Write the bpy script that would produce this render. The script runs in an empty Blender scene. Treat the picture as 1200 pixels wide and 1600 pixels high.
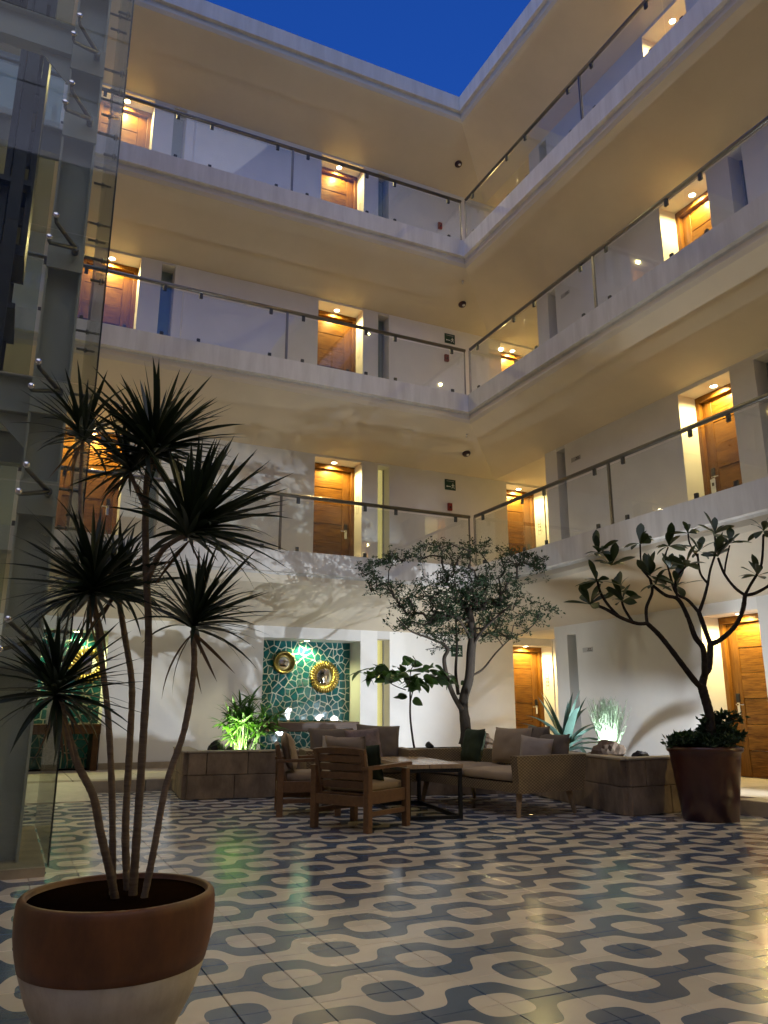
import bpy, bmesh, math, random
from mathutils import Vector, Matrix, noise
R = math.radians
sc = bpy.context.scene
col = sc.collection
rnd = random.Random(7)

# ------------------------------------------------------------------ camera
CAM = Vector((-7.4815, -11.9755, 1.0373)); PITCH = 0.2511; YAW = 0.4434; FPX = 1216.3
cd = bpy.data.cameras.new('camera'); cam = bpy.data.objects.new('camera', cd); col.objects.link(cam)
cd.sensor_fit = 'VERTICAL'; cd.sensor_height = 36; cd.lens = 36 * FPX / 1600; cd.clip_start = 0.05; cd.clip_end = 500
cam.location = CAM; cam.rotation_euler = (math.pi / 2 + PITCH, 0, -YAW)
sc.camera = cam
# ------------------------------------------------------------------ world: late dusk sky
w = bpy.data.worlds.new('World'); sc.world = w; w.use_nodes = True
nt = w.node_tree; bg = nt.nodes['Background']
sky = nt.nodes.new('ShaderNodeTexSky'); sky.sky_type = 'NISHITA'; sky.sun_disc = False
sky.sun_elevation = R(-3); sky.sun_rotation = R(215); sky.ozone_density = 3
tint = nt.nodes.new('ShaderNodeMix'); tint.data_type = 'RGBA'; tint.blend_type = 'MULTIPLY'; tint.inputs[0].default_value = 1
tint.inputs[7].default_value = (0.18, 0.80, 1.26, 1)
nt.links.new(sky.outputs[0], tint.inputs[6]); nt.links.new(tint.outputs[2], bg.inputs[0])
bg.inputs[1].default_value = 4.3
# faint afterglow, very soft, from behind the camera
sd = bpy.data.lights.new('afterglow', 'SUN'); sd.energy = 0.80; sd.angle = R(80); sd.color = (1, 0.93, 0.85)
so = bpy.data.objects.new('afterglow', sd); col.objects.link(so)
so.rotation_euler = Vector((0.34, 0.40, -0.85)).to_track_quat('-Z', 'Y').to_euler()
# ------------------------------------------------------------------ view and sampling
vs = sc.view_settings; vs.view_transform = 'Standard'; vs.look = 'None'; vs.exposure = 0.35; vs.gamma = 1
cy = sc.cycles
cy.use_denoising = True; cy.max_bounces = 7; cy.diffuse_bounces = 4; cy.glossy_bounces = 3; cy.transparent_max_bounces = 16; cy.use_adaptive_sampling = True; cy.adaptive_threshold = .03
cy.caustics_reflective = False; cy.caustics_refractive = False; cy.sample_clamp_indirect = 4; cy.blur_glossy = 0.5

def pix(px, py, rng):
    """a point seen at pixel (px, py) of the 1200x1600 photo, rng metres away over the ground"""
    fh = Vector((math.sin(YAW), math.cos(YAW), 0)); r = Vector((math.cos(YAW), -math.sin(YAW), 0)); z = Vector((0, 0, 1))
    F = fh * math.cos(PITCH) + z * math.sin(PITCH); U = -fh * math.sin(PITCH) + z * math.cos(PITCH)
    d = F * FPX + r * (px - 600) + U * (800 - py)
    return CAM + d * (rng / math.hypot(d.x, d.y))
def to_pix(X):
    fh = Vector((math.sin(YAW), math.cos(YAW), 0)); r = Vector((math.cos(YAW), -math.sin(YAW), 0)); z = Vector((0, 0, 1))
    F = fh * math.cos(PITCH) + z * math.sin(PITCH); U = -fh * math.sin(PITCH) + z * math.cos(PITCH)
    d = Vector(X) - CAM; q = d.dot(F)
    if q < .05: return None
    return 600 + FPX * d.dot(r) / q, 800 - FPX * d.dot(U) / q

# ------------------------------------------------------------------ materials
MATS = {}
def _new(name):
    m = bpy.data.materials.new(name); m.use_nodes = True; MATS[name] = m
    return m, m.node_tree, m.node_tree.nodes['Principled BSDF']
def mat(name, c, rough=0.6, metal=0.0, var=0.0, vscale=4.0, bump=0.0, bscale=40.0, stretch=None, c2=None, spec=0.5, coord='pos', contrast=0.5, trans=0.0):
    m, t, b = _new(name); N = t.nodes; L = t.links
    b.inputs['Base Color'].default_value = (*c, 1); b.inputs['Roughness'].default_value = rough; b.inputs['Metallic'].default_value = metal
    b.inputs['Specular IOR Level'].default_value = spec
    if coord == 'obj': src = N.new('ShaderNodeTexCoord').outputs['Object']
    else: src = N.new('ShaderNodeNewGeometry').outputs['Position']
    if stretch:
        mp = N.new('ShaderNodeMapping'); mp.inputs['Scale'].default_value = stretch; L.new(src, mp.inputs['Vector']); vec = mp.outputs[0]
    else: vec = src
    if var or c2:
        n = N.new('ShaderNodeTexNoise'); n.inputs['Scale'].default_value = vscale; n.inputs['Detail'].default_value = 6; n.inputs['Roughness'].default_value = .65
        L.new(vec, n.inputs['Vector'])
        cr = N.new('ShaderNodeValToRGB'); lo, hi = .5 - contrast / 2, .5 + contrast / 2
        d = c2 or tuple(x * (1 - var) for x in c); u = c if c2 else tuple(min(1, x * (1 + var)) for x in c)
        cr.color_ramp.elements[0].position = lo; cr.color_ramp.elements[0].color = (*d, 1)
        cr.color_ramp.elements[1].position = hi; cr.color_ramp.elements[1].color = (*u, 1)
        L.new(n.outputs[0], cr.inputs[0])
        oi = N.new('ShaderNodeObjectInfo'); hv = N.new('ShaderNodeHueSaturation')
        mr = N.new('ShaderNodeMapRange'); mr.inputs[3].default_value = .86; mr.inputs[4].default_value = 1.14
        L.new(oi.outputs['Random'], mr.inputs[0]); L.new(mr.outputs[0], hv.inputs['Value']); L.new(cr.outputs[0], hv.inputs['Color'])
        L.new(hv.outputs[0], b.inputs['Base Color'])
    if bump:
        n2 = N.new('ShaderNodeTexNoise'); n2.inputs['Scale'].default_value = bscale; n2.inputs['Detail'].default_value = 5
        L.new(vec, n2.inputs['Vector'])
        bp = N.new('ShaderNodeBump'); bp.inputs['Strength'].default_value = bump; bp.inputs['Distance'].default_value = .01
        L.new(n2.outputs[0], bp.inputs['Height']); L.new(bp.outputs[0], b.inputs['Normal'])
    if trans:
        tr = N.new('ShaderNodeBsdfTranslucent'); tr.inputs[0].default_value = (c[0] * 1.6, c[1] * 2.0, c[2] * .9, 1)
        mx = N.new('ShaderNodeMixShader'); mx.inputs[0].default_value = trans
        L.new(b.outputs[0], mx.inputs[1]); L.new(tr.outputs[0], mx.inputs[2]); L.new(mx.outputs[0], N['Material Output'].inputs[0])
    return m
def emit(name, c, s):
    m, t, b = _new(name); b.inputs['Base Color'].default_value = (*c, 1)
    b.inputs['Emission Color'].default_value = (*c, 1); b.inputs['Emission Strength'].default_value = s; return m
def glass(name, tintc, refl=1.0, dirt=0.0, rough=0.02):
    m, t, b = _new(name); N = t.nodes; L = t.links; N.remove(b)
    tr = N.new('ShaderNodeBsdfTransparent'); tr.inputs[0].default_value = (*tintc, 1)
    gl = N.new('ShaderNodeBsdfGlossy'); gl.inputs['Roughness'].default_value = rough
    ge = N.new('ShaderNodeNewGeometry'); dp = N.new('ShaderNodeVectorMath'); dp.operation = 'DOT_PRODUCT'; L.new(ge.outputs['Incoming'], dp.inputs[0]); L.new(ge.outputs['Normal'], dp.inputs[1])
    def mth(op, a, v=None):
        n = N.new('ShaderNodeMath'); n.operation = op; n.use_clamp = (op == 'MULTIPLY_ADD'); L.new(a, n.inputs[0])
        if v is not None: n.inputs[1].default_value = v
        return n
    p5 = mth('POWER', mth('SUBTRACT', mth('ABSOLUTE', dp.outputs['Value']).outputs[0]).outputs[0], 5)
    ab = p5.inputs[0].links[0].from_node; x_in = ab.inputs[0].links[0].from_socket; L.remove(ab.inputs[0].links[0]); ab.inputs[0].default_value = 1.0; L.new(x_in, ab.inputs[1])
    ml = mth('MULTIPLY_ADD', p5.outputs[0], .96 * refl); ml.inputs[2].default_value = .04 * refl   # Schlick, the same from both sides
    mx = N.new('ShaderNodeMixShader'); L.new(ml.outputs[0], mx.inputs[0]); L.new(tr.outputs[0], mx.inputs[1]); L.new(gl.outputs[0], mx.inputs[2])
    out = mx
    if dirt:
        df = N.new('ShaderNodeBsdfDiffuse'); df.inputs[0].default_value = (.6, .62, .62, 1)
        ns = N.new('ShaderNodeTexNoise'); ns.inputs['Scale'].default_value = 2.2; ns.inputs['Detail'].default_value = 7
        g = N.new('ShaderNodeNewGeometry'); L.new(g.outputs['Position'], ns.inputs['Vector'])
        mr = N.new('ShaderNodeMapRange'); mr.inputs[1].default_value = .35; mr.inputs[2].default_value = .8; mr.inputs[3].default_value = dirt * .4; mr.inputs[4].default_value = dirt * 1.6
        L.new(ns.outputs[0], mr.inputs[0])
        m2 = N.new('ShaderNodeMixShader'); L.new(mr.outputs[0], m2.inputs[0]); L.new(mx.outputs[0], m2.inputs[1]); L.new(df.outputs[0], m2.inputs[2]); out = m2
    L.new(out.outputs[0], N['Material Output'].inputs[0]); return m

mat('plaster', (.76, .73, .68), .85, var=.06, vscale=1.3, bump=.08, bscale=60)
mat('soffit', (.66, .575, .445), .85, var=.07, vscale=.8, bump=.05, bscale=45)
mat('fascia', (.74, .70, .65), .8, c2=(.50, .46, .41), contrast=.62, vscale=2.4, bump=.08, bscale=30, stretch=(2.6, 2.6, .35))
mat('terrazzo', (.50, .42, .32), .55, var=.14, vscale=9, bump=.05)
mat('door_wood', (.225, .098, .015), .4, c2=(.065, .021, .0035), vscale=3.2, stretch=(1.3, 1.3, 15), contrast=.36, bump=.04, bscale=9, spec=.15)
mat('door_wood_up', (.22, .096, .015), .4, c2=(.09, .030, .0045), vscale=3.0, stretch=(17, 17, 1.6), contrast=.5, bump=.04, bscale=9, spec=.15)
mat('chair_wood', (.21, .105, .042), .45, c2=(.10, .045, .018), vscale=4, stretch=(6, 6, 6), contrast=.6, bump=.05, coord='obj')
mat('table_wood', (.46, .33, .19), .22, c2=(.30, .19, .10), vscale=3, stretch=(9, 1.5, 3), contrast=.6, coord='obj')
mat('beam_wood', (.12, .06, .024), .4, c2=(.03, .014, .006), vscale=3, stretch=(1.2, 8, 12), contrast=.6, bump=.05, spec=.15)
mat('steel', (.20, .19, .18), .33, 1.0, var=.08, vscale=8)
mat('chrome', (.75, .75, .74), .12, 1.0)
mat('painted_steel', (.44, .44, .385), .5, var=.07, vscale=3, bump=.03)
mat('dark_steel', (.05, .052, .055), .45, .4, var=.2, vscale=5)
mat('black_metal', (.012, .012, .012), .4, .3)
mat('white_plastic', (.75, .75, .72), .4)
mat('red_plastic', (.22, .012, .010), .4)
mat('maroon_plastic', (.035, .008, .008), .35)
mat('sign_green', (.006, .05, .028), .4)
mat('sign_white', (.8, .85, .8), .5)
mat('sign_grey', (.42, .41, .39), .5)
mat('print_dark', (.05, .045, .04), .6)
mat('grout', (.55, .52, .40), .85, var=.1, vscale=12, bump=.1)
mat('shard', (.018, .135, .128), .07, c2=(.008, .062, .066), vscale=7, contrast=.5, bump=.12, bscale=14, spec=.35)
mat('gold', (.50, .35, .10), .34, 1.0, var=.15, vscale=10)
mat('old_gold', (.20, .15, .05), .38, 1.0, var=.2, vscale=8)
mat('mirror', (.88, .88, .87), .02, 1.0)
mat('stone', (.34, .25, .16), .85, c2=(.12, .078, .045), vscale=3.4, contrast=.42, bump=.4, bscale=26, stretch=(1, 1, .6))
mat('stone_cap', (.40, .33, .23), .8, var=.18, vscale=5, bump=.2)
mat('soil', (.013, .009, .006), 1.0, var=.5, vscale=30, bump=.9, bscale=45, spec=.0)
mat('rock', (.21, .14, .085), .85, c2=(.075, .05, .033), vscale=6, contrast=.6, bump=.5, bscale=14)
mat('lava', (.022, .018, .017), .9, bump=.8, bscale=30)
mat('bark', (.060, .042, .027), .9, c2=(.020, .015, .010), vscale=7, stretch=(2, 2, 1), contrast=.55, bump=.6, bscale=30)
mat('cane', (.30, .225, .16), .85, c2=(.12, .085, .058), vscale=4, stretch=(1.5, 1.5, 22), contrast=.6, bump=.35, bscale=8)
mat('plumeria_bark', (.050, .040, .032), .9, c2=(.014, .011, .009), vscale=16, contrast=.5, bump=.8, bscale=45, spec=.15)
mat('leaf_dark', (.010, .032, .006), .7, var=.3, vscale=9, trans=.12)
mat('leaf_blade', (.016, .030, .013), .42, var=.3, vscale=9, trans=.04)
mat('leaf_dry', (.16, .10, .05), .7, var=.3, vscale=9)
mat('leaf_big', (.040, .080, .020), .4, var=.3, vscale=8, trans=.22)
mat('leaf_plumeria', (.026, .042, .013), .42, var=.3, vscale=8, trans=.12)
mat('leaf_palm', (.060, .145, .022), .45, var=.25, vscale=8, trans=.22)
mat('leaf_agave', (.055, .10, .078), .42, var=.2, vscale=7, trans=.05)
mat('leaf_grass', (.13, .18, .10), .5, var=.25, vscale=12, trans=.25)
mat('terracotta', (.21, .078, .022), .48, c2=(.048, .017, .007), vscale=4.5, contrast=.42, stretch=(1, 1, .45), bump=.10, bscale=16)
mat('shaded_clay', (.012, .006, .003), 1.0, var=.3, vscale=6, spec=0)  # near-black: the shade deep inside the pot is put into the colour
mat('pot_cream', (.66, .60, .51), .75, c2=(.36, .29, .21), vscale=6, contrast=.45, stretch=(1, 1, .3), bump=.15, bscale=40)
mat('glazed_brown', (.095, .026, .013), .3, c2=(.040, .011, .006), vscale=3, contrast=.6, bump=.1, bscale=8)
mat('fabric_taupe', (.36, .27, .175), .9, var=.1, vscale=5, bump=.25, bscale=220, coord='obj')
mat('fabric_grey', (.15, .115, .08), .92, var=.1, vscale=5, bump=.25, bscale=220, coord='obj')
mat('fabric_green', (.018, .030, .010), .9, var=.2, vscale=5, bump=.3, bscale=180, coord='obj')
mat('fabric_print', (.27, .19, .17), .9, c2=(.13, .10, .09), vscale=9, contrast=.35, bump=.3, bscale=180, coord='obj')
mat('fabric_cream', (.42, .35, .27), .9, var=.1, vscale=5, bump=.25, bscale=200, coord='obj')
glass('rail_glass', (.95, .965, .95), 1.7, dirt=.022)
glass('shaft_glass', (.88, .91, .88), 0.8, dirt=.012)
glass('window_glass', (.78, .84, .83), .35, rough=.15)
LAMP = (1.0, .79, .31)
emit('lamp_warm', (1.0, .86, .55), 26)
emit('lamp_cool', (.92, .97, 1.0), 30)
emit('lit_window', (1.0, .72, .26), .55)

def wicker():
    m, t, b = _new('wicker'); N = t.nodes; L = t.links
    tc = N.new('ShaderNodeTexCoord'); sp = N.new('ShaderNodeSeparateXYZ'); L.new(tc.outputs['Object'], sp.inputs[0])
    def wv(expr_in, scale):
        a = N.new('ShaderNodeMath'); a.operation = 'MULTIPLY'; a.inputs[1].default_value = scale; L.new(expr_in, a.inputs[0])
        s = N.new('ShaderNodeMath'); s.operation = 'SINE'; L.new(a.outputs[0], s.inputs[0]); return s.outputs[0]
    ad = N.new('ShaderNodeMath'); ad.operation = 'ADD'; L.new(sp.outputs[0], ad.inputs[0]); L.new(sp.outputs[1], ad.inputs[1])
    h1 = wv(ad.outputs[0], 135); h2 = wv(sp.outputs[2], 205)
    mu = N.new('ShaderNodeMath'); mu.operation = 'MULTIPLY'; L.new(h1, mu.inputs[0]); L.new(h2, mu.inputs[1])
    mr = N.new('ShaderNodeMapRange'); mr.inputs[1].default_value = -1; L.new(mu.outputs[0], mr.inputs[0])
    ns = N.new('ShaderNodeTexNoise'); ns.inputs['Scale'].default_value = 14; L.new(tc.outputs['Object'], ns.inputs['Vector'])
    cr = N.new('ShaderNodeValToRGB'); cr.color_ramp.elements[0].color = (.085, .056, .027, 1); cr.color_ramp.elements[1].color = (.34, .245, .135, 1)
    av = N.new('ShaderNodeMath'); av.operation = 'MULTIPLY'; L.new(mr.outputs[0], av.inputs[0]); 
    m3 = N.new('ShaderNodeMapRange'); m3.inputs[3].default_value = .6; m3.inputs[4].default_value = 1.3; L.new(ns.outputs[0], m3.inputs[0]); L.new(m3.outputs[0], av.inputs[1])
    L.new(av.outputs[0], cr.inputs[0]); L.new(cr.outputs[0], b.inputs['Base Color'])
    bp = N.new('ShaderNodeBump'); bp.inputs['Strength'].default_value = .6; bp.inputs['Distance'].default_value = .004; L.new(mr.outputs[0], bp.inputs['Height']); L.new(bp.outputs[0], b.inputs['Normal'])
    b.inputs['Roughness'].default_value = .6
wicker()

TILE = .3; TX0, TY0 = -6.317, -8.662
def tile_material():
    m, t, b = _new('cement_tile'); N = t.nodes; L = t.links
    def M(op, a, c=None, clamp=False):
        n = N.new('ShaderNodeMath'); n.operation = op; n.use_clamp = clamp
        for i, v in enumerate((a, c)):
            if v is None: continue
            if isinstance(v, (int, float)): n.inputs[i].default_value = v
            else: L.new(v, n.inputs[i])
        return n.outputs[0]
    g = N.new('ShaderNodeNewGeometry'); sp = N.new('ShaderNodeSeparateXYZ'); L.new(g.outputs['Position'], sp.inputs[0])
    bq = M('DIVIDE', M('SUBTRACT', sp.outputs[0], TX0), TILE); ap = M('DIVIDE', M('SUBTRACT', sp.outputs[1], TY0), TILE)
    cb = N.new('ShaderNodeCombineXYZ'); L.new(M('FLOOR', bq), cb.inputs[0]); L.new(M('FLOOR', ap), cb.inputs[1])
    wn = N.new('ShaderNodeTexWhiteNoise'); wn.noise_dimensions = '3D'; L.new(cb.outputs[0], wn.inputs['Vector'])
    ws = N.new('ShaderNodeSeparateColor'); L.new(wn.outputs['Color'], ws.inputs[0])
    ap = M('ADD', ap, M('MULTIPLY', M('SUBTRACT', ws.outputs[0], .5), .022)); bq = M('ADD', bq, M('MULTIPLY', M('SUBTRACT', ws.outputs[1], .5), .022))
    a2 = M('PINGPONG', ap, 1.0); pb = M('PINGPONG', bq, 1.0)
    T = M('TANH', M('MULTIPLY', M('COSINE', M('MULTIPLY', pb, math.pi)), 2.9))
    edge = M('ADD', .5, M('MULTIPLY', T, .275))
    band = M('LESS_THAN', a2, edge)
    def oval(x, y):
        r, n = .365, 3.2
        return M('LESS_THAN', M('ADD', M('POWER', M('DIVIDE', x, r), n), M('POWER', M('DIVIDE', y, r), n)), 1.0)
    ov = M('MAXIMUM', oval(a2, pb), oval(M('SUBTRACT', 1.0, a2), M('SUBTRACT', 1.0, pb)))
    blue = M('ABSOLUTE', M('SUBTRACT', band, ov))
    ns = N.new('ShaderNodeTexNoise'); ns.inputs['Scale'].default_value = 7; ns.inputs['Detail'].default_value = 8; ns.inputs['Roughness'].default_value = .7; L.new(g.outputs['Position'], ns.inputs['Vector'])
    n2 = N.new('ShaderNodeTexNoise'); n2.inputs['Scale'].default_value = 1.1; n2.inputs['Detail'].default_value = 5; L.new(g.outputs['Position'], n2.inputs['Vector'])
    mx = N.new('ShaderNodeMix'); mx.data_type = 'RGBA'; L.new(blue, mx.inputs[0])
    mx.inputs[6].default_value = (.66, .58, .46, 1); mx.inputs[7].default_value = (.070, .110, .175, 1)
    val = M('ADD', .72, M('ADD', M('MULTIPLY', ns.outputs[0], .28), M('ADD', M('MULTIPLY', n2.outputs[0], .18), M('MULTIPLY', ws.outputs[2], .24))))
    hv = N.new('ShaderNodeHueSaturation'); L.new(mx.outputs[2], hv.inputs['Color']); L.new(val, hv.inputs['Value']); L.new(hv.outputs[0], b.inputs['Base Color'])
    b.inputs['Coat Weight'].default_value = .3; b.inputs['Coat Roughness'].default_value = .16
    rg = N.new('ShaderNodeMapRange'); rg.inputs[1].default_value = .3; rg.inputs[2].default_value = .7; rg.inputs[3].default_value = .09; rg.inputs[4].default_value = .30
    L.new(n2.outputs[0], rg.inputs[0]); L.new(rg.outputs[0], b.inputs['Roughness'])
    bp = N.new('ShaderNodeBump'); bp.inputs['Strength'].default_value = .12; bp.inputs['Distance'].default_value = .004; L.new(ns.outputs[0], bp.inputs['Height']); L.new(bp.outputs[0], b.inputs['Normal'])
tile_material()
mat('tile_joint', (.20, .165, .12), .9)

# ------------------------------------------------------------------ mesh helpers
class MB:
    def __init__(s): s.v = []; s.f = []; s.sm = []
    def add(s, vs, fs, smooth=False):
        o = len(s.v); s.v += [tuple(p) for p in vs]; s.f += [[i + o for i in f] for f in fs]; s.sm += [smooth] * len(fs); return s
    def box(s, x0, y0, z0, x1, y1, z1, M=None):
        vs = [(x0, y0, z0), (x1, y0, z0), (x1, y1, z0), (x0, y1, z0), (x0, y0, z1), (x1, y0, z1), (x1, y1, z1), (x0, y1, z1)]
        if M: vs = [M @ Vector(p) for p in vs]
        return s.add(vs, [(3, 2, 1, 0), (4, 5, 6, 7), (0, 1, 5, 4), (1, 2, 6, 5), (2, 3, 7, 6), (3, 0, 4, 7)])
    def cbox(s, x0, y0, z0, x1, y1, z1, c=.004, M=None):
        """box with chamfered edges"""
        bm = bmesh.new(); bmesh.ops.create_cube(bm, size=1)
        for v in bm.verts: v.co = Vector((x0 + (v.co.x + .5) * (x1 - x0), y0 + (v.co.y + .5) * (y1 - y0), z0 + (v.co.z + .5) * (z1 - z0)))
        bmesh.ops.bevel(bm, geom=bm.edges[:], offset=c, segments=1, affect='EDGES')
        bm.verts.index_update(); vs = [v.co.copy() for v in bm.verts]
        if M: vs = [M @ p for p in vs]
        fs = [[v.index for v in f.verts] for f in bm.faces]; bm.free(); return s.add(vs, fs)
    def hexa(s, b4, t4):
        return s.add(list(b4) + list(t4), [(3, 2, 1, 0), (4, 5, 6, 7), (0, 1, 5, 4), (1, 2, 6, 5), (2, 3, 7, 6), (3, 0, 4, 7)])
    def tube(s, pts, rad, n=8, caps=True, smooth=True):
        pts = [Vector(p) for p in pts]; rad = rad if hasattr(rad, '__len__') else [rad] * len(pts)
        rings = []; prev = None
        for i, p in enumerate(pts):
            t = (pts[min(i + 1, len(pts) - 1)] - pts[max(i - 1, 0)])
            t = t.normalized() if t.length > 1e-9 else Vector((0, 0, 1))
            if prev is None:
                a = t.cross(Vector((0, 0, 1)));  a = a if a.length > .01 else t.cross(Vector((1, 0, 0)))
            else: a = prev - t * prev.dot(t)
            if a.length < 1e-6: a = t.orthogonal()
            a.normalize(); prev = a; b = t.cross(a)
            rings.append([p + (a * math.cos(2 * math.pi * k / n) + b * math.sin(2 * math.pi * k / n)) * rad[i] for k in range(n)])
        vs = [q for r in rings for q in r]; fs = []
        for i in range(len(pts) - 1):
            for k in range(n):
                k2 = (k + 1) % n; fs.append((i * n + k, i * n + k2, (i + 1) * n + k2, (i + 1) * n + k))
        s.add(vs, fs, smooth)
        if caps:
            o = len(s.v) - len(vs)
            s.f.append([o + k for k in range(n)][::-1]); s.f.append([o + (len(pts) - 1) * n + k for k in range(n)]); s.sm += [False, False]
        return s
    def lathe(s, prof, n=32, c=(0, 0, 0), M=None, smooth=True):
        vs = []; fs = []
        for r, z in prof:
            for k in range(n):
                a = 2 * math.pi * k / n; vs.append(Vector((r * math.cos(a), r * math.sin(a), z)))
        for i in range(len(prof) - 1):
            for k in range(n):
                k2 = (k + 1) % n; fs.append((i * n + k, i * n + k2, (i + 1) * n + k2, (i + 1) * n + k))
        if prof[0][0] > 1e-6: fs.append(list(range(n))[::-1])
        if prof[-1][0] > 1e-6: fs.append([(len(prof) - 1) * n + k for k in range(n)])
        vs = [(M @ v if M else v) + Vector(c) for v in vs]
        return s.add(vs, fs, smooth)
    def prism(s, poly, z0, z1):
        n = len(poly); vs = [(x, y, z0) for x, y in poly] + [(x, y, z1) for x, y in poly]
        return s.add(vs, [list(range(n))[::-1], [n + i for i in range(n)]] + [(i, (i + 1) % n, n + (i + 1) % n, n + i) for i in range(n)])
    def mesh(s, name):
        me = bpy.data.meshes.new(name); me.from_pydata([tuple(v) for v in s.v], [], s.f)
        me.polygons.foreach_set('use_smooth', s.sm); me.update(); return me
    def build(s, name, m, parent=None, world=True, **k):
        me = s.mesh(name); me.materials.append(MATS[m])
        return link(name, me, parent, world, **k)
def link(name, me, parent=None, world=True, loc=None, M=None):
    o = bpy.data.objects.new(name, me); col.objects.link(o)
    if parent:
        o.parent = parent
        if world: o.matrix_parent_inverse = base_matrix(parent).inverted()
    if loc is not None: o.location = loc
    if M is not None: o.matrix_basis = M
    return o
BASE = {}
def base_matrix(o):
    return BASE.get(o.name, Matrix.Identity(4))
def thing(name, label, cat, loc=(0, 0, 0), rz=0, group=None, kind=None):
    o = bpy.data.objects.new(name, None); col.objects.link(o); o.empty_display_size = .1
    M = Matrix.Translation(Vector(loc)) @ Matrix.Rotation(rz, 4, 'Z'); o.matrix_basis = M; BASE[o.name] = M
    return tag(o, label, cat, group, kind)
def tag(o, label=None, cat=None, group=None, kind=None):
    if label: o['label'] = label
    if cat: o['category'] = cat
    if group: o['group'] = group
    if kind: o['kind'] = kind
    return o
def copy_tree(o, parent=None):
    c = o.copy(); col.objects.link(c); c.parent = parent
    for ch in list(o.children): copy_tree(ch, c)
    return c
def lamp(name, kind, loc, energy, color, parent=None, target=None, size=.05, spot=None, blend=.6):
    d = bpy.data.lights.new(name, kind); d.energy = energy; d.color = color; d.shadow_soft_size = size
    if kind == 'SPOT': d.spot_size = spot; d.spot_blend = blend
    o = bpy.data.objects.new(name, d); col.objects.link(o)
    o.location = loc
    dirv = Vector(target) - Vector(loc) if target else Vector((0, 0, -1))
    o.rotation_euler = dirv.to_track_quat('-Z', 'Y').to_euler()
    if parent: o.parent = parent; o.matrix_parent_inverse = base_matrix(parent).inverted()
    return o
# ================================================================== SETTING: floor, walkways
def courtyard_floor():
    fl = MB().box(-14.2, -18.2, -.30, 1.62, 1.66, -.006).build('courtyard_floor', 'tile_joint'); tag(fl, 'tiled courtyard floor', kind='structure')
    h = TILE / 2 - .0012; c = .0025
    vs = []
    tm = MB(); tm.add([(-h, -h, -.006), (h, -h, -.006), (h, h, -.006), (-h, h, -.006),
                       (-h, -h, -c), (h, -h, -c), (h, h, -c), (-h, h, -c), (-h + c, -h + c, 0), (h - c, -h + c, 0), (h - c, h - c, 0), (-h + c, h - c, 0)],
                      [(0, 1, 5, 4), (1, 2, 6, 5), (2, 3, 7, 6), (3, 0, 4, 7), (4, 5, 9, 8), (5, 6, 10, 9), (6, 7, 11, 10), (7, 4, 8, 11), (8, 9, 10, 11)])
    me = tm.mesh('tile'); me.materials.append(MATS['cement_tile'])
    cells = []
    for i in range(-27, 26):
        for j in range(-32, 34):
            x, y = TX0 + (i + .5) * TILE, TY0 + (j + .5) * TILE
            if not (-14 < x < -.36 and -18 < y < -.45): continue
            if x < -7.1 and -6.1 < y < -4.0: continue
            p = to_pix((x, y, 0)); seen = p and -30 < p[0] < 1230 and p[1] < 1640
            d = math.hypot(x - CAM.x, y - CAM.y)
            cells.append((0 if seen else 1, d, x, y))
    cells.sort(); rest = MB()
    for k, (s, d, x, y) in enumerate(cells):
        z = rnd.uniform(-.0009, .0006); tx, ty = rnd.gauss(0, .0022), rnd.gauss(0, .0022)
        M = Matrix.Translation((x, y, z)) @ Matrix.Rotation(tx, 4, 'X') @ Matrix.Rotation(ty, 4, 'Y') @ Matrix.Rotation(rnd.gauss(0, .002), 4, 'Z')
        if k < 298 and s == 0:
            link('tile', me, fl, M=M)
        else: rest.add([M @ Vector(v) for v in tm.v], tm.f)
    tag(rest.build('tile_field', 'cement_tile', fl), kind='stuff')
courtyard_floor()

def walkway():
    a = MB().box(-14, -.44, -.2, 1.6, 1.70, .10).build('walkway', 'terrazzo'); tag(a, 'raised stone walkway under the galleries', kind='structure')
    MB().box(-.34, -18, -.2, 1.65, -.445, .10).build('walkway_base', 'terrazzo', a)
    MB().box(1.605, -.445, -.2, 3.2, 2.2, .10).build('walkway_base', 'terrazzo', a)
    x = -13.9
    while x < -.40:      # kerb stones on the step
        x1 = min(x + .92, -.40)
        if not (-5.2 < x and x1 < -1.0): MB().cbox(x + .004, -.50, -.2, x1 - .004, -.20, .148, .008).build('kerb_stone', 'stone_cap', a)
        MB().cbox(x + .003, -.195, .0, x1 - .003, .72, .146, .004).build('paving_slab', 'terrazzo', a)
        MB().cbox(x + .003, .725, .0, x1 - .003, 1.70, .146, .004).build('paving_slab', 'terrazzo', a); x += .92
    y = -14.0
    while y < -.40:
        y1 = min(y + .92, -.51)
        if y1 < -5.0: MB().cbox(-.40, y + .004, -.2, -.10, y1 - .004, .148, .008).build('kerb_stone', 'stone_cap', a)
        MB().cbox(-.095, y + .003, .0, .75, y1 - .003, .146, .004).build('paving_slab', 'terrazzo', a)
        MB().cbox(.755, y + .003, .0, 2.15, y1 - .003, .146, .004).build('paving_slab', 'terrazzo', a); y += .92
    MB().cbox(-.395, -.505, .0, 1.60, 1.70, .146, .004).build('paving_slab', 'terrazzo', a)
    MB().cbox(1.605, -.2, .0, 3.0, 2.15, .146, .004).build('paving_slab', 'terrazzo', a)
    r = MB().hexa([(-7.9, -1.55, -.05), (-6.40, -1.55, -.05), (-6.40, -.51, -.05), (-7.9, -.51, -.05)], [(-7.9, -1.55, .006), (-6.40, -1.55, .006), (-6.40, -.51, .146), (-7.9, -.51, .146)]).build('ramp', 'terrazzo')
    tag(r, 'stone ramp up to the walkway', kind='structure')
walkway()

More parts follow.
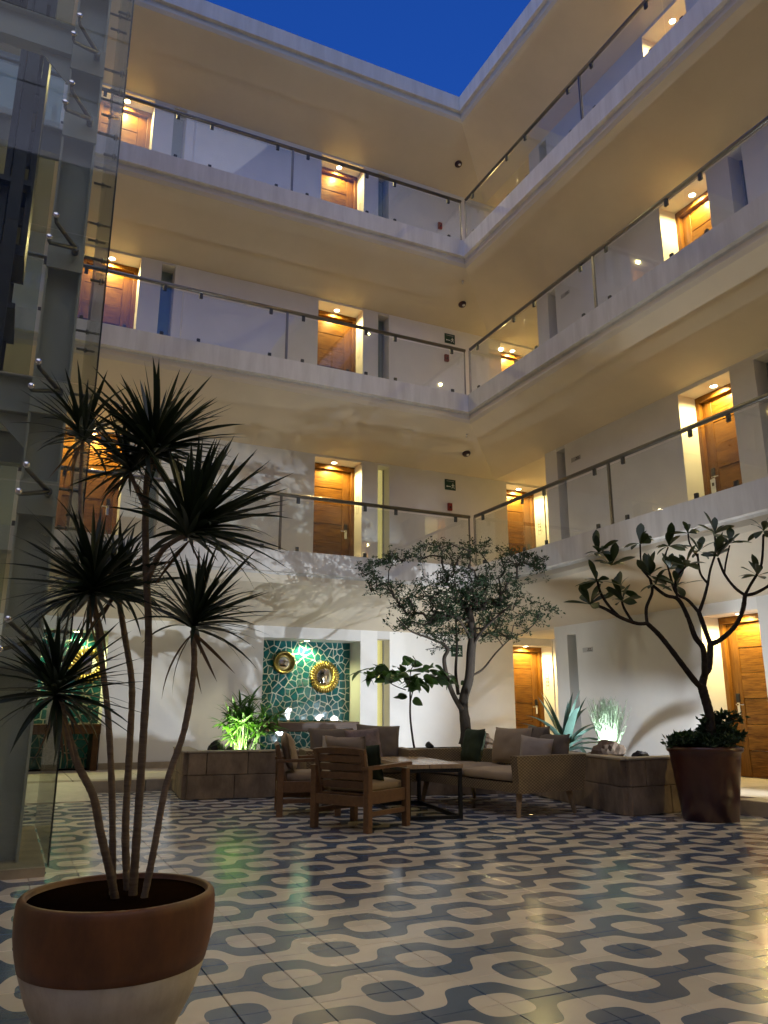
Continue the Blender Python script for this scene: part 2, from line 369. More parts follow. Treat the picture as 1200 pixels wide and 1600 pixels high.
# ================================================================== THE BUILDING
ZF = [0, .15, 3.597, 6.976, 10.355, 13.87]
DROP = 1.06
bld = thing('hotel_building', 'cream hotel wings with open galleries on four storeys around the courtyard', 'building', (0, 1.65, 0))
def bpart(mb, name, m): return mb.build(name, m, bld)
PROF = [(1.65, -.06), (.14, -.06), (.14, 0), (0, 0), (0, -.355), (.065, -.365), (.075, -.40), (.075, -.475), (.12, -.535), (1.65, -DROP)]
def slabs(l):
    zf = ZF[l]
    P = PROF if l < 5 else [(1.65, 0), (.14, 0)] + PROF[3:]
    for side in (0, 1):
        mb = MB(); ms = MB()
        far = -14 if side == 0 else -18
        for i in range(len(P) - 1):
            (d0, a0), (d1, a1) = P[i], P[i + 1]
            q = [(far, d0, zf + a0), (d0, d0, zf + a0), (d1, d1, zf + a1), (far, d1, zf + a1)]
            if side: q = [(y if y < 1.65 else 1.65, x, z) for x, y, z in q][::-1]
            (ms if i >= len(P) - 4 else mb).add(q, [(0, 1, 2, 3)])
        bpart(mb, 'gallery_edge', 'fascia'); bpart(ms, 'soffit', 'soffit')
    if l < 5:
        bpart(MB().box(1.655, -.21, zf - .30, 3.2, 1.645, zf - .06), 'lobby_floor', 'terrazzo')
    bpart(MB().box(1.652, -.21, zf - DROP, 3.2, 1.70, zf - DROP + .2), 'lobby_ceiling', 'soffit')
for l in (2, 3, 4, 5): slabs(l)

def make_door(H, mir):
    """door set in a niche 1 m wide; local -Y looks at the courtyard, y=0 is the wall face"""
    sgn = -1 if mir else 1
    X = lambda a, b: (min(a * sgn, b * sgn), max(a * sgn, b * sgn))
    fr = MB()
    for a, b in ((-.5, -.425), (.425, .5)):
        x0, x1 = X(a, b); fr.cbox(x0, .36, 0, x1, .53, H - .10, .004)
    fr.cbox(-.5, .36, H - .10, .5, .53, H - .002, .004)
    root = fr.build('door', 'door_wood_up', bld, world=False)
    x0, x1 = X(.255, .425); MB().cbox(x0 + .002, .43, .005, x1 - .001, .48, H - .103, .003).build('stile', 'door_wood_up', root, world=False)
    n = 6; bh = (H - .108) / n
    for i in range(n):
        x0, x1 = X(-.424, .253); pr = (.438, .432, .444, .436, .441, .434)[i]
        MB().cbox(x0, pr, .005 + i * bh + .0025, x1, .48, .005 + (i + 1) * bh - .0025, .004).build('board', 'door_wood', root, world=False)
    cx = .34 * sgn
    lk = MB().cbox(cx - .032, .408, 1.02, cx + .032, .432, 1.14, .006)
    lk.build('lock', 'black_metal', root, world=False)
    MB().cbox(cx - .026, .414, .84, cx + .026, .431, 1.016, .005).build('lock_plate', 'chrome', root, world=False)
    hd = MB().tube([(cx, .425, .985), (cx, .375, .985)], .011, 8).tube([(cx, .378, .985), (cx - .13 * sgn, .378, .982)], .009, 8)
    hd.build('handle', 'chrome', root, world=False)
    return root
DOORS = {}
WORDS = {1: 'ground-floor', 2: 'second-storey', 3: 'third-storey', 4: 'top-storey'}
def put_door(l, side, c, H):
    fl = ZF[l] - (.06 if l > 1 else 0)
    M = Matrix.Translation((c, 1.65, fl)) if side == 0 else Matrix.Translation((1.6, c, fl)) @ Matrix.Rotation(-math.pi / 2, 4, 'Z')
    key = (round(H, 3), side)
    if key not in DOORS: DOORS[key] = make_door(H, side == 1); d = DOORS[key]
    else: d = copy_tree(DOORS[key], bld)
    d.matrix_parent_inverse = base_matrix(bld).inverted(); d.matrix_basis = M
    return d
def slot_window(l, side, a, b, z0, z1):
    lit = l in (1, 2) and side == 0 and a > -2
    def bx(mb, u0, v0, zz0, u1, v1, zz1):   # u along the wall, v into the wall from its face
        if side == 0: return mb.box(u0, 1.65 + v0, zz0, u1, 1.65 + v1, zz1)
        return mb.box(1.6 + v0, u0, zz0, 1.6 + v1, u1, zz1)
    wd = bpart(bx(bx(MB(), a, .26, z0, a + .02, .30, z1), b - .02, .26, z0, b, .30, z1), 'window', 'sign_grey')
    bx(MB(), a + .02, .275, z0, b - .02, .285, z1).build('pane', 'window_glass', wd)
    bx(MB(), a, .30, z0, b, .53, z1).build('blind', 'lit_window' if lit else 'plaster', wd)
NICHES = []
def wing(l, side):
    fl = ZF[l] - (.06 if l > 1 else 0); z0 = fl - .02 if l > 1 else .146; c = ZF[l + 1] - DROP; ztop = c + .30
    head = c - .045 if l > 1 else 2.385
    if side == 0:
        op = [(-11.55, -10.55, 'door'), (-10.17, -9.92, 'slot'), (-7.03, -6.03, 'door'), (-5.65, -5.40, 'slot'), (-2.5, -1.5, 'door'), (-1.15, -.89, 'slot'), (1.95, 2.94, 'door')]
        if l == 1: op[2] = (-7.03, -6.03, 'mosaic'); op[4] = (-3.39, -1.5, 'mosaic'); del op[3]
        cur, end = -14, 3.2
    else:
        op = [(-13.6, -12.6, 'door'), (-9.77, -9.52, 'slot'), (-9.1, -8.1, 'door'), (-5.3, -5.05, 'slot'), (-4.63, -3.64, 'door'), (-.82, -.57, 'slot')]
        cur, end = -18, -.21
    def bx(u0, zz0, u1, zz1, v0=0, v1=.53):
        if side == 0: return MB().box(u0, 1.65 + v0, zz0, u1, 1.65 + v1, zz1)
        return MB().box(1.6 + v0, u0, zz0, 1.6 + v1, u1, zz1)
    for a, b, k in op:
        bpart(bx(cur, z0, a, ztop), 'wall', 'plaster')
        bpart(bx(a, head if k != 'mosaic' else 2.33, b, ztop), 'wall', 'plaster')
        if k == 'door':
            mid = (a + b) / 2; put_door(l, side, mid, head - fl - .002)
            NICHES.append((l, side, mid, head, fl))
        elif k == 'slot': slot_window(l, side, a, b, z0, head if l == 1 else head + .02)
        cur = b
    bpart(bx(cur, z0, end, ztop), 'wall', 'plaster')
    bpart(bx(-14 if side == 0 else -18, z0, 3.2 if side == 0 else -.21, ztop, .532, .7), 'rear_wall', 'plaster')
    if side == 1:   # lobby behind the pier
        bpart(MB().box(2.14, -.40, z0, 3.2, -.212, ztop), 'wall', 'plaster')
        bpart(MB().box(2.97, -.21, z0, 3.2, 1.648, ztop), 'wall', 'plaster')
    # skirting stones along the ground floor
    if l == 1:
        if side == 0: seg = [(-14, -11.55), (-10.55, -7.03), (-6.03, -3.39)]
        else: seg = [(-8.1, -5.3), (-5.05, -4.63), (-3.64, -.82)]
        for a, b in seg:
            n = max(1, round((b - a) / .6))
            for i in range(n):
                u0, u1 = a + (b - a) * i / n + .003, a + (b - a) * (i + 1) / n - .003
                bpart(bx(u0, .146, u1, .245, -.02, -.002), 'skirting_stone', 'stone_cap')
for l in (1, 2, 3, 4):
    wing(l, 0); wing(l, 1)
# plain wings that close the courtyard behind the camera
for nm, b in (('wall', (-14.4, -18.4, 0, -14.02, 2.3, 13.87)), ('wall', (-14, -18.4, 0, 2.3, -18.02, 13.87))):
    bpart(MB().box(*b), nm, 'plaster')

# recessed lamps above every niche
ORD0 = {-11.05: 'far left', -6.53: 'left', -2.0: 'middle', 2.445: 'corner'}
def nice(l, side, mid):
    if side == 0:
        w = 'beside the glass lift' if mid < -6 and mid > -8 else 'at the middle of the left wing' if mid > -3 and mid < 0 else 'in the corner lobby' if mid > 1 else 'hidden behind the glass lift'
    else: w = 'of the right wing beside the pier' if mid > -5 else 'of the right wing nearest the viewer' if mid < -10 else 'of the right wing, second from the corner'
    return w
for l, side, mid, head, fl in NICHES:
    p = Vector((mid, 1.65 + .24, head)) if side == 0 else Vector((1.6 + .24, mid, head))
    t = thing('downlight', 'lit warm downlight in the %s niche %s' % (WORDS[l], nice(l, side, mid)), 'downlight', p, group='downlights above the room doors')
    MB().lathe([(.054, .0), (.054, -.004), (.068, -.006), (.074, -.001)], 20).build('trim_ring', 'white_plastic', t, world=False)
    MB().lathe([(.0001, -.0025), (.053, -.003)], 16).build('lens', 'lamp_warm', t, world=False)
    E = 130 * rnd.uniform(.78, 1.2)
    lamp('downlight_lamp', 'SPOT', p + Vector((0, 0, -.03)), E, LAMP, t, size=.03, spot=R(165), blend=.5)
# room numbers on the corner-lobby jambs, blank plates on the others
def plate(l, side, mid, txt=None):
    fl = ZF[l] - (.06 if l > 1 else 0)
    if side == 0: base = Vector((mid + .4975, 1.65 + .20, fl + 1.50)); Mr = Matrix.Translation(base) @ Matrix.Rotation(-math.pi / 2, 4, 'Z')
    else: base = Vector((1.6 + .20, mid + .4925, fl + 1.50)); Mr = Matrix.Translation(base)
    pl = MB()
    for a in ((-.05, -.17, .05, -.164), (-.05, .164, .05, .17), (-.05, -.164, -.044, .164), (.044, -.164, .05, .164)):
        pl.box(a[0], -.004, a[1], a[2], 0, a[3], M=Mr)
    o = pl.build('number_plate', 'print_dark' if txt else 'sign_grey', bld)
    if txt:
        cu = bpy.data.curves.new('digits', 'FONT'); cu.body = txt; cu.size = .115; cu.align_x = 'CENTER'; cu.align_y = 'CENTER'; cu.extrude = .002; cu.space_character = 1.25
        tmp = bpy.data.objects.new('tmp', cu); col.objects.link(tmp); me = bpy.data.meshes.new_from_object(tmp); bpy.data.objects.remove(tmp); bpy.data.curves.remove(cu)
        me.materials.clear(); me.materials.append(MATS['print_dark'])
        d = bpy.data.objects.new('digits', me); col.objects.link(d); d.parent = o
        d.matrix_basis = Mr @ Matrix.Translation((0, -.004, 0)) @ Matrix.Rotation(math.pi / 2, 4, 'X') @ Matrix.Rotation(-math.pi / 2, 4, 'Z')
    return o
for l, side, mid, head, fl in NICHES:
    if side == 0 and mid > -8: plate(l, side, mid, {1: '103', 2: '203'}.get(l) if mid > 1 else None)

# ================================================================== RAILINGS
def railing(l, side):
    zf = ZF[l]; W = 'left' if side == 0 else 'right'
    t = thing('glass_railing', 'frameless glass railing with steel handrail along the %s gallery of the %s wing' % (WORDS[l], W), 'railing', (0, 0, zf), group='glass railings of the galleries')
    far = -13.0
    def pt(u, v, z): return (u, v, z) if side == 0 else (v, u, z)
    def bx(mb, u0, v0, z0, u1, v1, z1):
        a = pt(u0, v0, z0); b = pt(u1, v1, z1); return mb.cbox(min(a[0], b[0]), min(a[1], b[1]), z0, max(a[0], b[0]), max(a[1], b[1]), z1, .0015)
    h = .9836
    prof = []
    MB().tube([pt(.0 if side == 0 else -.04, .06, zf + h - .03), pt(far, .06, zf + h - .03)], .033, 14).build('handrail', 'steel', t)
    k = 0; u = 0.
    while u > far + .5:
        u1 = u - 1.83
        g = MB(); bx(g, u - (.03 if k % 2 == 0 else .006), .056, zf + .012, u1 + (.03 if k % 2 else .006), .068, zf + h - .10); g.build('glass_pane', 'rail_glass', t)
        if k % 2 == 0:
            p = MB()
            for dv in (.045, .070): bx(p, u - .02, dv, zf, u + .02 if u < -.1 else u - .004, dv + .009, zf + h - .045)
            p.build('post', 'steel', t)
        for uu in (u - .30, u1 + .30):
            for zz in (zf + h - .155, zf + .0):
                c = MB(); bx(c, uu - .028, .046, zz, uu + .028, .078, zz + (.11 if zz > zf + .1 else .085))
                q = pt(uu, .040, zz + .035); c.tube([q, pt(uu, .05, zz + .035)], .016, 10)
                c.build('clamp', 'dark_steel', t)
        u = u1; k += 1
for l in (2, 3, 4):
    railing(l, 0); railing(l, 1)

# ================================================================== SIGNS AND SENSORS
def exit_sign(l):
    fl = ZF[l] - .06; z = {1: 2.10, 2: 5.55, 3: 8.93}[l]; x = .40 if l == 2 else .47
    t = thing('exit_sign', 'green evacuation sign with running figure and arrow on the %s back wall' % WORDS[l], 'sign', (x, 1.648, z), group='evacuation signs')
    MB().cbox(0, -.012, 0, .26, 0, .23, .003).build('panel', 'sign_green', t, world=False)
    g = MB(); y = -.0135
    def quad(p): g.add([(a, y, b) for a, b in p], [tuple(range(len(p)))])
    quad([(.03, .075), (.055, .052), (.055, .067), (.14, .067), (.14, .083), (.055, .083), (.055, .098)])
    g.build('arrow', 'sign_white', t, world=False)
    g = MB(); quad([(.185, .128), (.197, .128), (.203, .138), (.197, .148), (.185, .148), (.179, .138)])
    quad([(.175, .118), (.205, .124), (.200, .085), (.180, .085)]); quad([(.18, .085), (.20, .085), (.175, .045), (.150, .042), (.150, .052), (.168, .055)])
    quad([(.19, .088), (.203, .085), (.222, .062), (.226, .035), (.216, .035), (.210, .057)]); quad([(.203, .122), (.235, .10), (.231, .093), (.20, .11)]); quad([(.176, .118), (.152, .10), (.157, .093), (.178, .105)])
    g.build('running_figure', 'sign_white', t, world=False)
    g = MB(); quad([(.04, .185), (.22, .185), (.22, .197), (.04, .197)]); g.build('stripe', 'sign_grey', t, world=False)
for l in (1, 2, 3): exit_sign(l)
for l in (2, 3, 4):
    z = ZF[l] + 1.50; x = .45 if l < 4 else .35
    t = thing('fire_alarm', 'small red fire alarm box on the %s back wall' % WORDS[l], 'alarm', (x, 1.648, z if l < 4 else z - .1), group='fire alarm boxes')
    MB().cbox(0, -.05, 0, .10, 0, .16, .006).build('case', 'red_plastic', t, world=False); MB().cbox(.03, -.056, .04, .07, -.05, .09, .002).build('button', 'maroon_plastic', t, world=False)
def soff(x, y, l): return ZF[l] - .53 - (max(x, y) - .085) * (DROP - .53) / (1.65 - .085)
for l in (3, 4, 5):
    x, y = .52, .95; z = soff(x, y, l)
    t = thing('smoke_detector', 'dark round smoke detector on the sloping soffit above the %s gallery' % WORDS[l - 1], 'smoke detector', (x, y, z), group='smoke detectors')
    t.matrix_basis = Matrix.Translation((x, y, z)) @ Matrix.Rotation(-.33, 4, 'X')
    MB().lathe([(.085, .02), (.085, -.02), (.07, -.045), (.035, -.052), (.0001, -.052)], 24).build('base', 'maroon_plastic', t, world=False)
    MB().lathe([(.028, -.05), (.026, -.062), (.0001, -.066)], 14, c=(.01, -.02, 0)).build('sensor', 'white_plastic', t, world=False)
    if l < 5:
        x, y = .22, .42; z = soff(x, y, l)
        s = thing('sprinkler', 'tiny chrome sprinkler head in the soffit above the %s gallery corner' % WORDS[l - 1], 'sprinkler', (x, y, z), group='sprinkler heads')
        MB().lathe([(.028, .01), (.028, -.006), (.012, -.01), (.010, -.04), (.026, -.044), (.026, -.048), (.0001, -.048)], 14).build('head', 'chrome', s, world=False)
for l in (1, 2, 3):
    fl = ZF[l] - (.06 if l > 1 else 0); y = -1.12 if l == 1 else -1.13; z = fl + (1.93 if l == 1 else 2.03)
    t = thing('wall_sign', 'small grey direction plate with dark arrow on the %s wall of the right wing' % WORDS[l], 'sign', (1.597, y, z), -math.pi / 2, group='direction plates')
    MB().cbox(-.13, -.008, -.04, .13, 0, .04, .002).build('panel', 'sign_grey', t, world=False)
    g = MB(); g.box(-.01, -.0095, -.022, .11, -.008, -.012)
    for k in range(2): g.box(.01 + k * .045, -.0095, .0, .04 + k * .045, -.008, .022)
    g.build('print', 'print_dark', t, world=False)
# hang tag on a door lock of the right wing
t = thing('door_tag', 'white door hanger hooked over the second-storey door lock of the right wing', 'door hanger', (1.6 + .392, -3.795, ZF[2] - .06 + .66), -math.pi / 2)
MB().cbox(-.045, -.006, 0, .045, -.003, .30, .001).build('card', 'white_plastic', t, world=False)
MB().box(-.02, -.0075, .19, .02, -.0062, .24).build('mark', 'print_dark', t, world=False)
MB().box(-.04, -.0075, .012, .04, -.0062, .03).build('stripe', 'red_plastic', t, world=False)
# ================================================================== GLASS LIFT SHAFT
def lift():
    t = thing('glass_lift_shaft', 'steel-framed glass lift shaft rising at the left edge of the courtyard', 'lift', (-7.1, -6.1, 0))
    X1, Y0, Y1, X0 = -7.10, -6.10, -3.95, -9.6
    JZ = [.06, 1.52, 2.62, 3.42, 4.66, 5.90, 6.58, 7.45, 8.6, 9.8, 11.0, 12.2, 13.4, 14.6]
    MB().box(X0, Y0 + .02, -.02, X1 - .02, Y1, .055).build('pit_slab', 'stone_cap', t)
    for z0, z1 in zip(JZ[:-1], JZ[1:]):
        MB().cbox(X0, Y0, z0 + .006, X1, Y0 + .012, z1 - .006, .002).build('glass_pane', 'shaft_glass', t)
        MB().cbox(X1 - .014, Y0 + .02, z0 + .006, X1 - .002, Y1, z1 - .006, .002).build('glass_pane', 'shaft_glass', t)
    MB().box(X1 - .012, Y0 + .0125, .06, X1 - .001, Y0 + .0195, 14.6).build('edge_seal', 'black_metal', t)
    # front column: flanges and a recessed web, plates at every joint
    cx0, cx1, cy0, cy1 = -7.545, -7.275, -5.80, -5.50
    c = MB()
    c.box(cx0, cy0, .05, cx0 + .018, cy1, 14.6).box(cx1 - .018, cy0, .05, cx1, cy1, 14.6).box(cx0 + .018, cy0 + .11, .05, cx1 - .018, cy0 + .125, 14.6)
    c.build('column', 'painted_steel', t)
    rc = MB()
    for (x, y) in ((-7.545, -4.35), (-9.5, -4.35), (-9.5, -5.8)): rc.box(x, y, .05, x + .27, y + .018, 14.6).box(x, y + .25, .05, x + .27, y + .268, 14.6).box(x + .12, y + .018, .05, x + .14, y + .25, 14.6)
    rc.build('rear_column', 'painted_steel', t)
    for z in JZ[1:-1]:
        MB().cbox(cx0 - .001, cy0 - .014, z - .17, cx1 + .001, cy0 - .001, z + .10, .003).build('joint_plate', 'painted_steel', t)
        # spider fitting on the front glass
        s = MB(); h = (cx0 + .20, cy0 - .05, z + .0)
        s.tube([(h[0], cy0 - .012, h[2]), (h[0], cy0 - .10, h[2])], .026, 12)
        for dx, dz in ((-.17, .125), (-.20, -.075)):
            e = (h[0] + dx, Y0 + .06, z + dz)
            s.tube([(h[0], cy0 - .085, h[2]), (h[0] + dx * .95, Y0 + .10, z + dz * .95), e], [.020, .015, .013], 8)
            s.tube([(e[0], Y0 + .075, e[2]), (e[0], Y0 + .014, e[2])], .012, 8)
        s.build('spider_arm', 'steel', t)
        b = MB()
        for dx, dz in ((-.17, .125), (-.20, -.075)):
            b.lathe([(.0001, 0), (.022, .002), (.026, .01), (.024, .016)], 14, c=(h[0] + dx, Y0 - .003, z + dz), M=Matrix.Rotation(-math.pi / 2, 4, 'X'))
        b.build('glass_button', 'chrome', t)
        # fittings on the side glass
        s = MB()
        for y in (-5.62, -4.2):
            for dz in (.10, -.10): s.tube([(X1 - .10, y, z + dz), (X1 + .006, y, z + dz)], .013, 8).tube([(X1 - .028, y, z + dz), (X1 - .015, y, z + dz)], .026, 12)
            s.tube([(X1 - .10, y, z + .10), (cx1 + .002, y, z + .10)], .012, 6)
        s.build('spider_arm', 'steel', t)
    for z in (3.42, 6.78, 10.16, 13.5):   # floor beams
        b = MB()
        for y in (-5.66, -4.25):
            b.box(X0 + .05, y - .06, z + .14, cx0 - .002, y + .06, z + .155).box(X0 + .05, y - .06, z - .155, cx0 - .002, y + .06, z - .14).box(X0 + .05, y - .008, z - .14, cx0 - .002, y + .008, z + .14)
        b.box(-7.47, cy1 + .002, z - .14, -7.455, -4.36, z + .14).box(-7.52, cy1 + .002, z + .14, -7.40, -4.36, z + .155).box(-7.52, cy1 + .002, z - .155, -7.40, -4.36, z - .14)
        b.build('floor_beam', 'painted_steel', t)
        g = MB(); g.add([(cx0 - .003, -5.668, z - .16), (cx0 - .003, -5.668, z - .42), (cx0 - .26, -5.668, z - .16), (cx0 - .003, -5.652, z - .16), (cx0 - .003, -5.652, z - .42), (cx0 - .26, -5.652, z - .16)], [(0, 1, 2), (5, 4, 3), (0, 3, 4, 1), (1, 4, 5, 2), (2, 5, 3, 0)])
        g.build('gusset', 'painted_steel', t)
    # guide rails, counterweight, brackets
    for x, y in ((-7.86, -5.25), (-7.86, -4.55), (-8.35, -4.9)):
        MB().box(x - .05, y - .01, .06, x + .05, y + .01, 14.4).box(x - .01, y + .011, .06, x + .01, y + .07, 14.4).build('guide_rail', 'dark_steel', t)
    k = 0
    for z in (1.9, 4.35, 5.55, 7.9, 9.2, 11.3):
        MB().box(-8.1, -5.24, z, -7.75, -4.5, z + .05).box(-8.1, -5.30, z - .10, -8.06, -4.5, z - .002).build('rail_bracket', 'dark_steel', t)
    cw = MB().box(-7.98, -5.16, 5.0, -7.93, -4.64, 7.6).box(-7.78, -5.16, 5.0, -7.73, -4.64, 7.6).box(-7.98, -5.16, 7.6, -7.73, -4.64, 7.72).box(-7.98, -5.16, 4.9, -7.73, -4.64, 4.998)
    cw = cw.build('counterweight', 'dark_steel', t)
    for i in range(9): MB().cbox(-7.928, -5.12, 5.02 + i * .2, -7.782, -4.68, 5.2 + i * .2, .006).build('weight_block', 'old_gold' if i % 3 == 0 else 'dark_steel', cw)
    for dx in (0, .05): MB().tube([(-7.86 + dx, -4.9, 7.72), (-7.86 + dx, -4.9, 14.5)], .008, 6).build('hoist_rope', 'dark_steel', t)
    # the cabin, parked high
    cb = MB().box(-9.35, -5.55, 8.4, -8.05, -4.15, 8.5).box(-9.35, -5.55, 10.7, -8.05, -4.15, 10.8).build('cabin', 'dark_steel', t)
    for x, y in ((-9.35, -5.55), (-8.11, -5.55), (-9.35, -4.21), (-8.11, -4.21)): MB().box(x, y, 8.5, x + .06, y + .06, 10.7).build('cabin_post', 'painted_steel', cb)
    # back wall of the shaft behind the cabin: lift doors at each storey
    MB().box(X0, Y1 + .03, .06, -7.6, Y1 + .05, 14.4).build('rear_screen', 'window_glass', t)
lift()

# ================================================================== MOSAICS
def clip(poly, nx, ny, d):
    out = []
    for i in range(len(poly)):
        a, b = poly[i], poly[(i + 1) % len(poly)]
        da, db = nx * a[0] + ny * a[1] - d, nx * b[0] + ny * b[1] - d
        if da <= 0: out.append(a)
        if da * db < 0: s = da / (da - db); out.append((a[0] + (b[0] - a[0]) * s, a[1] + (b[1] - a[1]) * s))
    return out
def mosaic(name, label, x0, x1, z0, z1, n, seed):
    r = random.Random(seed); t = thing(name, label, 'mosaic', ((x0 + x1) / 2, 2.18, z0))
    MB().box(x0, 2.165, z0, x1, 2.179, z1).build('grout_bed', 'grout', t)
    nx = max(2, round(math.sqrt(n * (x1 - x0) / (z1 - z0)))); nz = max(2, round(n / nx)); S = []
    for i in range(nx):
        for j in range(nz):
            S.append((x0 + (x1 - x0) * (i + .5 + r.uniform(-.48, .48)) / nx, z0 + (z1 - z0) * (j + .5 + r.uniform(-.48, .48)) / nz))
    for i, p in enumerate(S):
        poly = [(x0 + .004, z0 + .004), (x1 - .004, z0 + .004), (x1 - .004, z1 - .004), (x0 + .004, z1 - .004)]
        for j, q in enumerate(S):
            if i == j: continue
            dx, dz = q[0] - p[0], q[1] - p[1]; D = math.hypot(dx, dz)
            if D > .9: continue
            ux, uz = dx / D, dz / D
            ang = .22 * math.sin(i * 12.9 + j * 78.2 if i < j else j * 12.9 + i * 78.2)   # skew the cuts: broken, not soap-bubble cells
            ca, sa = math.cos(ang), math.sin(ang); vx, vz = ux * ca - uz * sa, ux * sa + uz * ca
            if (i > j): pass
            mx, mz = (p[0] + q[0]) / 2, (p[1] + q[1]) / 2
            poly = clip(poly, vx, vz, vx * mx + vz * mz - .0085)
            if len(poly) < 3: break
        if len(poly) < 3: continue
        A = abs(sum(poly[k][0] * poly[(k + 1) % len(poly)][1] - poly[(k + 1) % len(poly)][0] * poly[k][1] for k in range(len(poly)))) / 2
        if A < .0006: continue
        cxm = sum(a for a, b in poly) / len(poly); czm = sum(b for a, b in poly) / len(poly)
        tx, tz = r.gauss(0, .016), r.gauss(0, .016); m = len(poly); mb = MB()
        fr = [(a, 2.158 + (a - cxm) * tx + (b - czm) * tz, b) for a, b in poly]
        mb.add([(a, 2.1645, b) for a, b in poly] + fr, [[m + k for k in range(m)]] + [(k, (k + 1) % m, m + (k + 1) % m, m + k) for k in range(m)])
        mb.build('shard', 'shard', t)
    return t
mosaic('mosaic_panel', 'green broken-tile mosaic with cream joints in the wall niche behind the armchairs', -3.39, -1.5, .148, 2.329, 285, 3)
mosaic('mosaic_panel', 'green broken-tile mosaic with cream joints seen behind the tall potted plant', -7.03, -6.03, .148, 2.329, 112, 5)
# mosaic niche downlights
for x, w in ((-2.45, 'in the niche of the mosaic behind the armchairs'), (-6.5, 'in the mosaic niche behind the tall potted plant')):
    p = Vector((x, 2.0, 2.33)); t = thing('niche_spotlight', 'lit round spotlight ' + w, 'downlight', p, group='mosaic spotlights')
    MB().lathe([(.05, .0), (.05, -.006), (.066, -.008), (.072, -.001)], 20).build('trim_ring', 'white_plastic', t, world=False)
    MB().lathe([(.0001, -.004), (.049, -.004)], 16).build('lens', 'lamp_warm', t, world=False)
    lamp('niche_lamp', 'SPOT', p + Vector((0, 0, -.03)), 75, (.95, 1.0, .46), t, size=.04, spot=R(150), blend=.7)
# round mirrors hung on the mosaics
def sunburst(loc, r, label, ribs=34):
    t = thing('sunburst_mirror', label, 'mirror', loc)
    Mx = Matrix.Rotation(math.pi / 2, 4, 'X')
    MB().lathe([(.0001, .012), (r * .52, .012), (r * .56, .006)], 32, M=Mx).build('glass', 'mirror', t, world=False)
    MB().lathe([(r * .5, .0), (r * .56, .030), (r * .62, .02), (r * .9, .0)], 36, M=Mx).build('rim', 'old_gold', t, world=False)
    for k in range(ribs):
        a = 2 * math.pi * k / ribs; d = Vector((math.cos(a), 0, math.sin(a)))
        MB().tube([d * r * .56 + Vector((0, -.03, 0)), d * r * .8 + Vector((0, -.045, 0)), d * r * .97 + Vector((0, -.028, 0)), d * r + Vector((0, -.012, 0))], [r * .045, r * .075, r * .085, r * .06], 7).build('ray', 'gold', t, world=False)
sunburst((-2.03, 2.152, 1.675), .29, 'round mirror with a golden ribbed sunburst frame on the green mosaic')
sunburst((-6.28, 2.152, 1.80), .30, 'golden sunburst disc on the mosaic behind the tall potted plant', 26)
t = thing('bowl_mirror', 'small convex mirror in a dark gold bowl frame on the green mosaic', 'mirror', (-2.85, 2.152, 1.92)); Mx = Matrix.Rotation(math.pi / 2, 4, 'X')
MB().lathe([(.205, .0), (.215, .05), (.20, .105), (.185, .11), (.16, .06), (.13, .03)], 40, M=Mx).build('frame', 'old_gold', t, world=False)
MB().lathe([(.0001, .075), (.05, .07), (.10, .055), (.135, .03)], 32, M=Mx).build('glass', 'mirror', t, world=False)
# timber consoles across the niches
def console(label, x0, x1, z0, z1, leg):
    t = thing('timber_console', label, 'console', ((x0 + x1) / 2, 1.6, .146))
    MB().cbox(x0, 1.40, z0, x1, 2.10, z1, .008).build('top_beam', 'beam_wood', t)
    for x in leg: MB().cbox(x, 1.43, .148, x + .09, 2.08, z0 - .002, .006).build('leg', 'beam_wood', t)
console('thick timber console beam across the green mosaic behind the armchairs', -3.43, -1.62, .70, .86, (-1.75,))
console('thick timber console with side leg under the mosaic behind the tall plant', -7.4, -6.05, .70, .85, (-6.16,))

# ================================================================== STONE PLANTER
PL = [(-5.22, -.53), (-5.36, -1.90), (-4.29, -2.05), (-2.55, -2.62), (-1.12, -3.05), (-1.56, -5.37), (-.42, -5.30)]
def planter():
    t = thing('stone_planter', 'long low planter walled in weathered stone blocks, bending round the seating corner', 'planter', (-2, -2, 0))
    inner = PL + [(-.42, -.53)]
    MB().prism(inner, .002, .47).build('core', 'stone', t)
    so = MB(); so.prism([(x * 1, y * 1) for x, y in inner], .4705, .485); so.build('soil', 'soil', t)
    H1, H2 = .28, .545
    for i in range(len(PL) - 1):
        a, b = Vector((*PL[i], 0)), Vector((*PL[i + 1], 0)); d = (b - a); Ln = d.length; d.normalize(); nrm = Vector((-d.y, d.x, 0))
        ang = math.atan2(d.y, d.x); M = Matrix.Translation(a) @ Matrix.Rotation(ang, 4, 'Z')
        for row, (z0, z1) in enumerate(((.004, H1), (H1 + .006, H2))):
            n = max(1, round(Ln / .52)); cuts = [0] + sorted((k + (.0 if row == 0 else .36) + rnd.uniform(-.1, .1)) * Ln / n for k in range(1 if row == 0 else 0, n)) + [Ln]
            for u0, u1 in zip(cuts[:-1], cuts[1:]):
                if u1 - u0 < .03: continue
                pr = rnd.uniform(0, .006)
                MB().cbox(u0 + .003, -.055 - pr, z0, u1 - .003, .10, z1, .006, M=M).build('stone_block', 'stone', t)
        MB().cbox(.002 - .02, -.065, H2 + .002, Ln - .002 + .02, .15, H2 + .022 + i * .0006, .004, M=M).build('coping', 'stone_cap', t)
planter()

